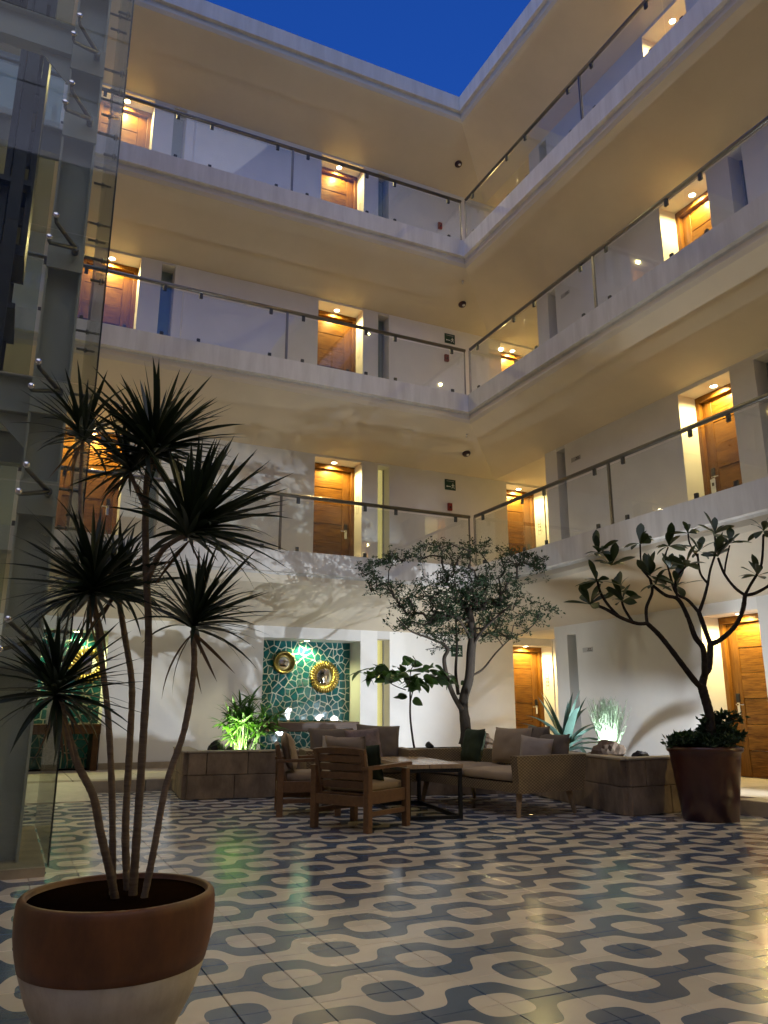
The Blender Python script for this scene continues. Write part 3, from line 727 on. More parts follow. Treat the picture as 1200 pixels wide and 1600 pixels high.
def rock(name, label, loc, s, m, seed, cat='rock'):
    bm = bmesh.new(); bmesh.ops.create_icosphere(bm, subdivisions=3, radius=1)
    for v in bm.verts:
        q = noise.noise(v.co * 1.3 + Vector((seed * 7.1, 0, 0))) * .35 + noise.noise(v.co * 3.1 + Vector((seed, 3, 0))) * .12
        v.co = v.co * (1 + q); v.co = Vector((v.co.x * s[0], v.co.y * s[1], max(v.co.z, -.35) * s[2]))
    me = bpy.data.meshes.new(name); bm.to_mesh(me); bm.free(); me.materials.append(MATS[m])
    o = bpy.data.objects.new(name, me); col.objects.link(o); o.location = loc; tag(o, label, cat); return o
rock('boulder', 'rounded brown boulder on the planter edge beside the lit grass tuft', (-1.13, -4.62, .56), (.19, .17, .17), 'rock', 2)
rock('boulder', 'dark rounded boulder on the soil just right of the tree trunk', (-1.0, -1.75, .53), (.17, .16, .20), 'rock', 6)
rock('lava_stone', 'black lava stone on the soil right of the brown boulder', (-.78, -4.78, .52), (.11, .08, .08), 'lava', 3)
rock('lava_stone', 'black pointed lava stone at the left end of the planter beside the palm', (-4.86, -1.35, .52), (.12, .10, .14), 'lava', 9)
rock('lava_stone', 'black flat lava stone beneath the agave leaves', (-.95, -3.7, .50), (.14, .12, .06), 'lava', 11)
rock('lava_stone', 'black lava stone between agave and lit grass tuft', (-.98, -4.12, .50), (.10, .08, .06), 'lava', 15)

# ================================================================== GARDEN SPOTLIGHTS in the planter
def uplight(label, loc, target, energy, color, spot=R(110), lens='lamp_cool', soft=.014):
    t = thing('garden_spotlight', label, 'spotlight', loc, group='spotlights in the planter')
    d = (Vector(target) - Vector(loc)).normalized(); q = d.to_track_quat('Z', 'Y').to_matrix().to_4x4()
    M = Matrix.Translation((0, 0, .06)) @ q
    MB().lathe([(.028, -.05), (.042, -.045), (.046, .05), (.040, .05), (.038, .035)], 18, M=M.to_3x3().to_4x4(), c=(0, 0, .06)).build('housing', 'black_metal', t, world=False)
    MB().lathe([(.0001, .034), (.037, .034)], 16, M=M.to_3x3().to_4x4(), c=(0, 0, .06)).build('lens', lens, t, world=False)
    MB().tube([(0, 0, -.03), (0, 0, .03)], .009, 6).build('spike', 'black_metal', t, world=False)
    p = Vector(loc) + Vector((0, 0, .06)) + d * .055
    lamp('garden_lamp', 'SPOT', p, energy, color, t, target=Vector(target), size=soft, spot=spot, blend=.5)
COOL = (.80, .89, 1.0)
uplight('black ground spotlight shining into the small palm', (-4.80, -1.68, .485), (-4.40, -1.30, 1.0), 70, (1.0, .98, .72), R(130))
uplight('black ground spotlight left behind the tree trunk, aimed at the left wall', (-1.72, -1.42, .485), (-2.6, 0.9, 2.0), 35, COOL, R(140))
uplight('black ground spotlight right behind the tree trunk, aimed up at the wall', (-1.02, -1.22, .485), (-.30, .6, 2.0), 50, COOL, R(140))
uplight('black ground spotlight under the lit grass tuft', (-.90, -4.36, .485), (-.50, -3.9, 1.4), 170, COOL, R(150))
uplight('black ground spotlight beside the agave', (-.98, -3.05, .485), (.9, -2.2, 1.6), 110, COOL, R(100))
# the strong lamp on the right-hand walkway, just outside the picture, that throws the leaf shadows across the courtyard
uplight('black spotlight standing on the right walkway, shining across the courtyard', (1.25, -7.35, .50), (-3.0, 1.4, 1.75), 1450, COOL, R(46), soft=.03)
MB().tube([(1.25, -7.35, .147), (1.25, -7.35, .50)], .012, 8).build('stake', 'black_metal', bpy.data.objects[[o.name for o in bpy.data.objects if o.name.startswith('garden_spotlight')][-1]])
# ================================================================== FURNITURE
def cushion_mesh(w, h, t, n=16, puff=1.0, sag=.0):
    """pillow in the XZ plane, thickness along Y, bottom at z=0"""
    mb = MB(); vs = []; fs = []
    for sgn in (-1, 1):
        for i in range(n + 1):
            for j in range(n + 1):
                u, v = 2 * i / n - 1, 2 * j / n - 1
                e = (1 - abs(u) ** 2.6) * (1 - abs(v) ** 2.6); th = t / 2 * (max(e, 0) ** .45) * puff
                pin = 1 - .07 * (1 - abs(u) ** 2) * (abs(v) ** 3) ; pinv = 1 - .07 * (1 - abs(v) ** 2) * (abs(u) ** 3)
                x = u * w / 2 * pinv; z = h / 2 + v * h / 2 * pin
                wr = .012 * noise.noise(Vector((u * 2.2 + w * 9, v * 2.2, sgn * 3 + t * 20))) + .006 * noise.noise(Vector((u * 6 + h * 9, v * 4, sgn + t * 20)))
                vs.append((x, sgn * (th + .004) + wr, z - sag * (1 - u * u) * (v > 0) * v))
    N = (n + 1) ** 2
    for i in range(n):
        for j in range(n):
            a = i * (n + 1) + j; q = (a, a + n + 1, a + n + 2, a + 1)
            fs.append(q); fs.append(tuple(N + k for k in q[::-1]))
    for i in range(n):
        for a, b in ((i * (n + 1), (i + 1) * (n + 1)), (i * (n + 1) + n, (i + 1) * (n + 1) + n), (i, i + 1), (n * (n + 1) + i, n * (n + 1) + i + 1)): fs.append((a, b, N + b, N + a))
    return mb.add(vs, fs, True)
def seat_pad(x0, y0, x1, y1, z0, z1, nx=10):
    """boxy upholstered pad with rounded, slightly domed top"""
    bm = bmesh.new(); bmesh.ops.create_cube(bm, size=1)
    bmesh.ops.subdivide_edges(bm, edges=bm.edges[:], cuts=6, use_grid_fill=True)
    hx, hy, hz = (x1 - x0) / 2, (y1 - y0) / 2, (z1 - z0) / 2; r = min(hx, hy, hz) * .8
    for v in bm.verts:
        p = Vector((v.co.x * 2 * hx, v.co.y * 2 * hy, v.co.z * 2 * hz))
        q = Vector((max(-hx + r, min(hx - r, p.x)), max(-hy + r, min(hy - r, p.y)), max(-hz + r, min(hz - r, p.z))))
        d = p - q
        if d.length > 1e-6: p = q + d.normalized() * r * (1 if d.length > r * .2 else d.length / r)
        if v.co.z > .3: p.z += .018 * (1 - (v.co.x * 2) ** 2) * (1 - (v.co.y * 2) ** 2) + .006 * noise.noise(Vector((p.x * 6, p.y * 6, 0)))
        v.co = p + Vector(((x0 + x1) / 2, (y0 + y1) / 2, (z0 + z1) / 2))
    bm.verts.index_update(); mb = MB(); mb.add([v.co.copy() for v in bm.verts], [[v.index for v in f.verts] for f in bm.faces], True); bm.free(); return mb
def pillow(label, w, h, t, m, M, name='pillow'):
    o = cushion_mesh(w, h, t).build(name, m); o.matrix_basis = M; tag(o, label, 'pillow'); return o
def TR(x, y, z, rz=0, rx=0, ry=0): return Matrix.Translation((x, y, z)) @ Matrix.Rotation(rz, 4, 'Z') @ Matrix.Rotation(rx, 4, 'X') @ Matrix.Rotation(ry, 4, 'Y')

def armchair(label, loc, rz):
    """local +Y is the front; origin on the floor at the middle of the four legs"""
    t = thing('wooden_armchair', label, 'armchair', loc, rz, group='wooden armchairs')
    W, D = .31, .30
    for sx in (-1, 1):
        x0, x1 = sorted((sx * (W - .03), sx * (W + .03)))
        MB().cbox(x0, -D - .03, 0, x1, -D + .035, .53, .005).build('leg', 'chair_wood', t, world=False)      # rear
        MB().cbox(x0, D - .035, 0, x1, D + .03, .52, .005).build('leg', 'chair_wood', t, world=False)        # front
        a = MB(); a.hexa([(sx * W - .036, -D - .04, .527), (sx * W + .036, -D - .04, .527), (sx * W + .036, D + .06, .545), (sx * W - .036, D + .06, .545)],
                         [(sx * W - .036, -D - .04, .556), (sx * W + .036, -D - .04, .556), (sx * W + .036, D + .06, .575), (sx * W - .036, D + .06, .575)])
        a.build('armrest', 'chair_wood', t, world=False)
        MB().cbox(sx * W - .014, -D + .036, .13, sx * W + .014, D - .036, .175, .004).build('stretcher', 'chair_wood', t, world=False)
        MB().cbox(sx * W - .016, -D + .036, .235, sx * W + .016, D - .036, .345, .004).build('seat_rail', 'chair_wood', t, world=False)
    MB().cbox(-W + .031, D - .03, .235, W - .031, D + .012, .335, .004).build('seat_rail', 'chair_wood', t, world=False)
    MB().cbox(-W + .031, -D - .02, .215, W - .031, -D + .015, .305, .004).build('seat_rail', 'chair_wood', t, world=False)
    for k in range(5): MB().cbox(-W + .02, -D + .03 + k * .115, .305, W - .02, -D + .12 + k * .115, .322, .003).build('seat_slat', 'chair_wood', t, world=False)
    # reclined back: two stiles, four slats, arched top rail
    Mb = Matrix.Translation((0, -D + .055, .31)) @ Matrix.Rotation(R(13), 4, 'X')
    for sx in (-1, 1): MB().cbox(sx * .27 - .022, -.02, -.06, sx * .27 + .022, .02, .40, .004, M=Mb).build('back_stile', 'chair_wood', t, world=False)
    for k in range(4): MB().cbox(-.247, -.012, .055 + k * .078, .247, .012, .12 + k * .078, .003, M=Mb).build('back_slat', 'chair_wood', t, world=False)
    tp = MB(); n = 10
    for i in range(n):
        u0, u1 = -1 + 2 * i / n, -1 + 2 * (i + 1) / n
        z0, z1 = .405 + .018 * (1 - u0 * u0), .405 + .018 * (1 - u1 * u1); x0, x1 = u0 * .30, u1 * .30
        tp.add([Mb @ Vector(p) for p in ((x0, -.018, .365), (x1, -.018, .365), (x1, .018, .365), (x0, .018, .365), (x0, -.018, z0), (x1, -.018, z1), (x1, .018, z1), (x0, .018, z0))],
               [(3, 2, 1, 0), (4, 5, 6, 7), (0, 1, 5, 4), (2, 3, 7, 6)] + ([(3, 0, 4, 7)] if i == 0 else []) + ([(1, 2, 6, 5)] if i == n - 1 else []))
    tp.build('top_rail', 'chair_wood', t, world=False)
    seat_pad(-.265, -.235, .265, .315, .324, .42).build('seat_cushion', 'fabric_taupe', t, world=False)
    return t
A = armchair('wooden slatted armchair seen from behind, nearest the viewer', (-4.355, -4.88, 0), R(28.7 - 90))
B = armchair('wooden slatted armchair in profile at the left of the table', (-4.46, -3.70, 0), R(-16 - 90))
def on(th, M): return BASE[th.name] @ M
pillow('thin beige cushion leaning on the back of the nearest armchair', .48, .40, .12, 'fabric_taupe', on(A, TR(0, -.155, .43, 0, R(14))))
pillow('dark green pillow standing in the nearest wooden armchair', .34, .34, .12, 'fabric_green', on(A, TR(.09, .0, .415, R(8), R(17))))
pillow('beige cushion standing in the profile armchair', .46, .40, .13, 'fabric_taupe', on(B, TR(0, -.15, .43, 0, R(14))))

def table():
    t = thing('coffee_table', 'coffee table with pale wood top on a thin black steel frame', 'table', (-3.37, -4.08, 0), R(-10.4))
    hx, hy, H = .29, .71, .525
    n = 5
    for i in range(n):
        x0 = -hx - .01 + (2 * hx + .02) * i / n; MB().cbox(x0 + .001, -hy - .01, H - .042, x0 + (2 * hx + .02) / n - .001, hy + .01, H, .003).build('top_plank', 'table_wood', t, world=False)
    s = .018
    for sx in (-1, 1):
        for sy in (-1, 1): MB().box(sx * (hx - s) - s, sy * (hy - s) - s, 0, sx * (hx - s) + s, sy * (hy - s) + s, H - .08).build('leg', 'black_metal', t, world=False)
    for z, nm in ((0.0, 'base_bar'), (H - .0795, 'top_bar')):
        for sy in (-1, 1): MB().box(-hx + 2 * s + .001, sy * (hy - s) - s + .001, z + .001, hx - 2 * s - .001, sy * (hy - s) + s - .001, z + .035).build(nm, 'black_metal', t, world=False)
        for sx in (-1, 1): MB().box(sx * (hx - s) - s + .001, -hy + .001 + (2 * s if z < .1 else 0), z + .001, sx * (hx - s) + s - .001, hy - .001 - (2 * s if z < .1 else 0), z + .035).build(nm, 'black_metal', t, world=False)
table()

def sofa(name, label, loc, rz, L, D, backless=False):
    """wicker sofa: local X is its length, local -Y its front, origin on the floor at the middle"""
    t = thing(name, label, 'sofa', loc, rz, group='wicker sofas')
    hl, hd = L / 2, D / 2
    def slab(x0, x1, y0, y1, z0, z1, fx0=0, fx1=0, fy0=0, fy1=0):   # flares widen the top
        return MB().hexa([(x0, y0, z0), (x1, y0, z0), (x1, y1, z0), (x0, y1, z0)], [(x0 - fx0, y0 - fy0, z1), (x1 + fx1, y0 - fy0, z1), (x1 + fx1, y1 + fy1, z1), (x0 - fx0, y1 + fy1, z1)])
    slab(-hl + .09, hl - .09, -hd + .03, hd - .09, .24, .335).build('seat_base', 'wicker', t, world=False)
    for sx in (-1, 1):
        x0, x1 = sorted((sx * (hl - .085), sx * hl)); slab(x0, x1, -hd + .02, hd - .01, .238, .60, .02 if sx < 0 else 0, .02 if sx > 0 else 0, .035, .045).build('arm', 'wicker', t, world=False)
    slab(-hl + .087, hl - .087, hd - .085, hd - .012, .24, .595, 0, 0, -.04, .04).build('back', 'wicker', t, world=False)
    for sx in (-1, 1):
        for sy in (-1, 1):
            x, y = sx * (hl - .12), sy * (hd - .12); dx, dy = sx * .03, sy * .05
            MB().tube([(x, y, .245), (x + dx, y + dy, 0)], [.034, .022], 10).build('leg', 'table_wood', t, world=False)
    n = 2 if L > 1.3 else 1
    for i in range(n):
        w = (L - .19) / n; seat_pad(-hl + .095 + i * w + .004, -hd + .02, -hl + .095 + (i + 1) * w - .004, hd - .11, .337, .445).build('seat_cushion', 'fabric_taupe', t, world=False)
    return t
S1 = sofa('wicker_sofa', 'wicker two-seat sofa with splayed legs at the right of the table', (-2.38, -4.12, 0), R(-90 + 6), 1.90, .92)
S2 = sofa('wicker_sofa', 'wicker loveseat with tall grey back cushions behind the armchairs', (-3.55, -2.93, 0), R(-14), 1.28, .80)
pillow('dark green pillow at the far end of the right sofa', .44, .40, .15, 'fabric_green', on(S1, TR(-.58, .12, .45, R(-8), R(-14))))
pillow('wide beige back cushion in the middle of the right sofa', .60, .42, .20, 'fabric_taupe', on(S1, TR(.06, .20, .45, R(4), R(-12))))
pillow('small cream pillow behind the near arm of the right sofa', .36, .33, .14, 'fabric_cream', on(S1, TR(.62, .06, .45, R(38), R(-10), R(7))))
pillow('grey square pillow leaning in the rear corner of the right sofa', .40, .36, .15, 'fabric_grey', on(S1, TR(.66, .29, .45, R(10), R(-12))))
pillow('brown cushion on its edge behind the cream pillow of the right sofa', .36, .44, .14, 'fabric_grey', on(S1, TR(.38, .30, .45, R(0), R(-10))))
pillow('tall grey cushion at the left of the loveseat', .56, .40, .18, 'fabric_grey', on(S2, TR(-.28, .20, .45, 0, R(-14))))
pillow('tall grey cushion at the right of the loveseat', .56, .44, .18, 'fabric_grey', on(S2, TR(.30, .20, .45, 0, R(-14), R(3))))
pillow('rose-printed pillow against the loveseat cushions', .46, .40, .15, 'fabric_print', on(S2, TR(.12, .03, .45, R(5), R(-16), R(-4))))
pillow('small cream pillow at the left of the rose-printed pillow', .30, .30, .12, 'fabric_cream', on(S2, TR(-.30, .0, .45, R(10), R(-18), R(10))))

# ================================================================== POTS
def pot_left():
    t = thing('planter_pot', 'large round pot, brown glazed above and cream below, nearest the viewer', 'pot', (-7.08, -9.14, 0))
    MB().lathe([(.13, .0), (.155, .012), (.20, .09), (.252, .19), (.282, .279)], 64).build('lower_bowl', 'pot_cream', t, world=False)
    MB().lathe([(.2825, .2795), (.293, .32), (.302, .37), (.305, .42), (.303, .455), (.299, .472), (.292, .479), (.281, .480), (.2755, .474), (.274, .462)], 64).build('upper_bowl', 'terracotta', t, world=False)
    MB().lathe([(.2738, .463), (.266, .40), (.25, .33)], 64).build('inner_wall', 'shaded_clay', t, world=False)
    MB().lathe([(.0001, .355), (.06, .362), (.12, .350), (.18, .36), (.256, .345)], 32).build('soil', 'soil', t, world=False)
    return t
pot_left()
def pot_right():
    t = thing('planter_pot', 'tall tapered dark brown pot at the right, holding the branching tree', 'pot', (-1.02, -5.93, 0))
    MB().lathe([(.25, .0), (.262, .006), (.335, .60), (.343, .64), (.360, .652), (.369, .668), (.366, .69), (.352, .70), (.325, .695), (.312, .62)], 56).build('bowl', 'glazed_brown', t, world=False)
    MB().lathe([(.0001, .655), (.18, .65), (.314, .635)], 32).build('soil', 'soil', t, world=False)
pot_right()

# ================================================================== PLANTS
def blade_mesh(L, wd, droop, seg=7, fold=.25, tipw=0):
    """a leaf along +X, rising then drooping in -Z, V-folded"""
    mb = MB(); vs = []; fs = []; x = z = 0.; ang = 0.
    for i in range(seg + 1):
        s = i / seg; wv = wd * (math.sin(math.pi * min(1, (s * .93 + .07)) ** .75) ** .8 if i < seg else .02)
        if tipw: wv = wd * ((math.sin(math.pi * s ** 1.7 * .97 + .03)) ** .75 * .95 + .06 * (1 - s))
        vs += [(x, -wv, z + wv * fold), (x, 0, z), (x, wv, z + wv * fold)]
        ang -= droop / seg; x += L / seg * math.cos(ang); z += L / seg * math.sin(ang)
    for i in range(seg):
        a = i * 3; fs += [(a, a + 3, a + 4, a + 1), (a + 1, a + 4, a + 5, a + 2)]
    return mb.add(vs, fs, True)
def frame_from(d, roll=0):
    d = d.normalized(); s = Vector((0, 0, 1)).cross(d); s = s.normalized() if s.length > .05 else Vector((1, 0, 0)); u = d.cross(s)
    return Matrix((d, s, u)).transposed().to_4x4() @ Matrix.Rotation(roll, 4, 'X')
def leaf_meshes(name, m, specs):
    out = []
    for sp in specs:
        me = blade_mesh(**sp).mesh(name); me.materials.append(MATS[m]); out.append(me)
    return out
def smooth_path(pts, k=4):
    P = [Vector(p) for p in pts]; out = []
    for i in range(len(P) - 1):
        a, b, c, d = P[max(i - 1, 0)], P[i], P[i + 1], P[min(i + 2, len(P) - 1)]
        for j in range(k):
            t = j / k; out.append(.5 * ((2 * b) + (c - a) * t + (2 * a - 5 * b + 4 * c - d) * t * t + (3 * b - a - 3 * c + d) * t ** 3))
    return out + [P[-1]]

def dracaena():
    r = random.Random(11)
    t = thing('dracaena', 'tall multi-stemmed dracaena with spiky dark leaf heads in the large left pot', 'plant', (-7.08, -9.14, .40))
    G = 2.49
    K = 1.155
    stems = [  # (pixel path, range at base, range at top, radius)
        ([(183, 1420), (172, 1365), (157, 1300), (146, 1245), (122, 1195), (104, 1140), (92, 1092)], 2.46, 2.30, .0175),
        ([(176, 1418), (176, 1310), (174, 1215), (168, 1110), (156, 1010), (146, 930)], 2.50, 2.55, .0155),
        ([(201, 1420), (196, 1300), (203, 1160), (206, 1070), (196, 1000), (184, 930)], 2.54, 2.75, .0165),
        ([(206, 1420), (214, 1300), (224, 1150), (232, 1000), (228, 880), (228, 770), (236, 715)], 2.48, 2.45, .0185),
        ([(222, 1418), (240, 1330), (260, 1225), (288, 1140), (303, 1045), (301, 985)], 2.44, 2.38, .0150),
        ([(231, 905), (252, 862), (278, 842), (291, 838)], 2.46, 2.36, .0135),
        ([(226, 790), (214, 765), (203, 738)], 2.46, 2.50, .011),
        ([(146, 950), (138, 900), (126, 800), (129, 690)], 2.56, 2.85, .012)]
    for path, g0, g1, rad in stems:
        n = len(path) - 1
        P = smooth_path([pix(x, y, K * (g0 + (g1 - g0) * i / n)) for i, (x, y) in enumerate(path)], 14)
        rr = [rad * .70 * (1.12 - .22 * i / len(P) + .045 * math.sin(i * 2.1) + .09 * noise.noise(P[i] * 14)) for i in range(len(P))]
        MB().tube(P, rr, 10).build('stem', 'cane', t)
    L = leaf_meshes('leaf', 'leaf_blade', [dict(L=.26, wd=.0085, droop=.15), dict(L=.26, wd=.0085, droop=.4), dict(L=.25, wd=.008, droop=.9), dict(L=.23, wd=.008, droop=.06), dict(L=.27, wd=.009, droop=.55)])
    rest = MB(); LB = [blade_mesh(.27, .0088, d_) for d_ in (.15, .4, .8)]
    heads = [((88, 1082), 2.30, .95, 40, (0, 0, 1), 1.40), ((144, 920), 2.55, 1.12, 44, (-.1, 0, 1), 1.2), ((186, 915), 2.76, .95, 36, (.15, .2, 1), 1.15), ((240, 705), 2.45, 1.12, 48, (.05, 0, 1), 1.05),
             ((296, 832), 2.35, 1.22, 46, (.5, -.1, 1), .80), ((303, 975), 2.38, .98, 34, (.32, 0, 1), .85), ((202, 732), 2.50, .80, 24, (-.5, 0, .7), 1.1), ((129, 684), 2.86, 1.0, 26, (-.08, 0, 1), .95)]
    for (px, py), g, sc_, n, ax, sprd in heads:
        sc_ *= K; c = pix(px, py, g * K); axis = Vector(ax).normalized(); side = axis.orthogonal().normalized(); oth = axis.cross(side)
        for k in range(n):
            f = (k + .5) / n; el = math.acos(1 - sprd * f ** 1.05) + r.gauss(0, .08); az = k * 2.39996 + r.gauss(0, .15)
            d = axis * math.cos(el) + (side * math.cos(az) + oth * math.sin(az)) * math.sin(el)
            s = sc_ * r.uniform(.82, 1.12) * (1.0 if f < .8 else .92)
            me = L[3] if f < .2 else L[0] if f < .45 else r.choice((L[0], L[1], L[4])) if f < .8 else L[2 if r.random() < .5 else 1]
            link('leaf', me, t, M=Matrix.Translation(c + axis * .02 * (1 - f) * 2 - axis * .015) @ frame_from(d, r.gauss(0, .35)) @ Matrix.Scale(s, 4))
            for _ in range(2):
                f2 = r.random(); el = math.acos(1 - sprd * f2 ** 1.1); az = r.uniform(0, 6.283); d = axis * math.cos(el) + (side * math.cos(az) + oth * math.sin(az)) * math.sin(el)
                bl = r.choice(LB); M = Matrix.Translation(c + axis * .04 * (1 - f2) - axis * .02) @ frame_from(d, r.gauss(0, .35)) @ Matrix.Scale(sc_ * r.uniform(.6, 1.0), 4); rest.add([M @ Vector(v) for v in bl.v], bl.f, True)
    tag(rest.build('inner_leaves', 'leaf_blade', t), kind='stuff')
    dry = MB()
    for (px, py), g, sc_, n, ax, sprd in heads:
        for k in range(5):
            az = r.uniform(0, 6.283); d = Vector((math.cos(az), math.sin(az), r.uniform(-1.6, -.6))); bl = blade_mesh(.26, .007, r.uniform(.2, .8)); M = Matrix.Translation(pix(px, py, g * K) - Vector((0, 0, .03))) @ frame_from(d, r.gauss(0, .8)) @ Matrix.Scale(sc_ * r.uniform(.6, 1), 4); dry.add([M @ Vector(v) for v in bl.v], bl.f, True)
    tag(dry.build('dry_leaves', 'leaf_dry', t), kind='stuff')
dracaena()

def plumeria():
    r = random.Random(5); G = 8.86
    t = thing('plumeria_tree', 'bare-stemmed plumeria tree with paddle leaf rosettes in the tall brown pot', 'tree', (-1.02, -5.93, .64))
    def P(lst): return [pix(x, y, g) for x, y, g in lst]
    B = [([(1111, 1168, G), (1109, 1120, G), (1100, 1085, G), (1096, 1070, G)], .062, .052),
         ([(1096, 1074, G), (1084, 1062, G - .1), (1050, 1017, G - .25), (1030, 992, G - .3), (1011, 974, G - .4)], .036, .027),
         ([(1011, 974, G - .4), (995, 974, G - .45), (970, 965, G - .55), (945, 951, G - .6), (926, 944, G - .6)], .024, .017),
         ([(1011, 974, G - .4), (1010, 950, G - .35), (1019, 925, G - .3), (1016, 905, G - .3)], .021, .016),
         ([(968, 964, G - .55), (950, 945, G - .6), (938, 925, G - .6), (933, 905, G - .62)], .018, .014),
         ([(990, 974, G - .45), (975, 950, G - .4), (970, 930, G - .4)], .017, .014),
         ([(1096, 1074, G), (1102, 1052, G + .05), (1108, 1042, G + .1), (1110, 1006, G + .15)], .047, .035),
         ([(1101, 1055, G), (1099, 1015, G - .1), (1086, 995, G - .15), (1075, 965, G - .2), (1060, 937, G - .25), (1040, 930, G - .3), (1020, 915, G - .3)], .036, .018),
         ([(1110, 1006, G + .15), (1125, 1000, G + .15), (1147, 980, G + .2), (1160, 955, G + .2), (1164, 930, G + .2)], .034, .026),
         ([(1164, 930, G + .2), (1148, 918, G + .2), (1132, 897, G + .2), (1122, 872, G + .25)], .021, .015),
         ([(1164, 930, G + .2), (1172, 915, G + .2), (1180, 902, G + .15)], .021, .017),
         ([(1164, 930, G + .2), (1182, 926, G + .3), (1210, 908, G + .4), (1225, 880, G + .4)], .022, .016),
         ([(1180, 902, G + .15), (1190, 880, G + .15), (1193, 835, G + .2)], .017, .013),
         ([(1110, 1006, G + .15), (1104, 990, G + .2), (1092, 957, G + .25)], .032, .027),
         ([(1092, 957, G + .25), (1075, 938, G + .3), (1056, 926, G + .3), (1046, 895, G + .3)], .022, .015),
         ([(1092, 957, G + .25), (1100, 935, G + .3), (1106, 912, G + .35)], .022, .018),
         ([(1106, 912, G + .35), (1110, 890, G + .4), (1118, 862, G + .4), (1117, 838, G + .4)], .016, .012),
         ([(1106, 912, G + .35), (1094, 895, G + .3), (1090, 865, G + .3)], .016, .013),
         ([(1058, 932, G - .25), (1056, 905, G - .2), (1072, 885, G - .2)], .016, .012),
         ([(1003, 890, G - .3), (1001, 870, G - .3), (1000, 850, G - .3)], .012, .010), ([(1016, 905, G - .3), (1003, 890, G - .3)], .014, .012),
         ([(1132, 897, G + .2), (1134, 880, G + .2), (1140, 852, G + .2)], .012, .010), ([(1090, 870, G + .3), (1078, 850, G + .3), (1075, 834, G + .3)], .012, .010), ([(1046, 895, G + .3), (1040, 870, G + .3), (1044, 855, G + .3)], .012, .010)]
    tr = MB()
    for path, r0, r1 in B:
        Q = smooth_path(P(path), 9); tr.tube(Q, [(r0 + (r1 - r0) * i / (len(Q) - 1)) * .86 * (1 + .10 * noise.noise(Q[i] * 11) + .03 * math.sin(i * 2.3)) for i in range(len(Q))], 10)
    tr.build('trunk', 'plumeria_bark', t)
    L = leaf_meshes('leaf', 'leaf_plumeria', [dict(L=.26, wd=.046, droop=.5, fold=.18, tipw=1), dict(L=.22, wd=.044, droop=.8, fold=.15, tipw=1), dict(L=.29, wd=.050, droop=.25, fold=.2, tipw=1)])
    ros = [(935, 862, G - .6), (955, 882, G - .5), (932, 907, G - .62), (968, 922, G - .4), (922, 943, G - .6), (972, 938, G - .5), (1000, 848, G - .3), (1015, 898, G - .3), (1047, 888, G + .3), (1072, 882, G - .2), (1075, 832, G + .3), (1117, 833, G + .4),
           (1092, 860, G + .3), (1140, 848, G + .2), (1193, 828, G + .2), (1183, 898, G + .15), (1058, 914, G - .2), (1122, 868, G + .25), (1045, 852, G + .3), (1025, 912, G - .3), (1226, 876, G + .4)]
    for x, y, g in ros:
        c = pix(x, y, g); n = r.randint(8, 10); base = r.uniform(0, 6)
        for k in range(n):
            el = r.uniform(.55, 1.75) if k > 1 else r.uniform(.1, .4); az = base + k * 2.39996 + r.gauss(0, .2)
            d = Vector((math.sin(el) * math.cos(az), math.sin(el) * math.sin(az), math.cos(el)))
            link('leaf', r.choice(L), t, M=Matrix.Translation(c - Vector((0, 0, .01))) @ frame_from(d, r.gauss(0, .6)) @ Matrix.Scale(r.uniform(.62, .98), 4))
plumeria()

def leaf_cloud(mb, pts, size, r, up=.3, n=1):
    for p in pts:
        for _ in range(n):
            d = Vector((r.gauss(0, 1), r.gauss(0, 1), r.gauss(up, .7))).normalized(); s = d.orthogonal().normalized()
            s = (Matrix.Rotation(r.uniform(0, 6.28), 3, d) @ s); L = size * r.uniform(.6, 1.25); w_ = L * .42; q = p + d * .006
            nrm = d.cross(s) * L * .08
            mb.add([q, q + d * L * .45 + s * w_ / 2 + nrm, q + d * L, q + d * L * .45 - s * w_ / 2 + nrm, q + d * L * .5 - nrm * .6], [(0, 1, 4), (1, 2, 4), (2, 3, 4), (3, 0, 4)])
def shrub():
    r = random.Random(8); c0 = Vector((-1.02, -5.93, .66))
    t = thing('leafy_shrub', 'low leafy shrub spilling over the rim of the tall brown pot', 'shrub', c0)
    st = MB(); pts = []
    for k in range(60):
        a = r.uniform(0, 6.28); right = math.cos(a - R(-30)); rr = r.uniform(.05, .37); h = r.uniform(.04, .12) + (.42 * max(0, right) * r.random()) * (1 if rr < .36 else .3)
        e = c0 + Vector((math.cos(a) * rr, math.sin(a) * rr, h)); b = c0 + Vector((math.cos(a) * rr * .4, math.sin(a) * rr * .4, 0)); m = (b + e) / 2 + Vector((0, 0, .06))
        Q = smooth_path([b, m, e], 4); st.tube(Q, .004, 5)
        for q in Q[2:]: pts += [q + Vector((r.gauss(0, .022), r.gauss(0, .022), r.gauss(0, .018))) for _ in range(15)]
    st.build('stem', 'bark', t); fo = MB(); leaf_cloud(fo, pts, .062, r, .4); tag(fo.build('foliage', 'leaf_dark', t), kind='stuff')
shrub()

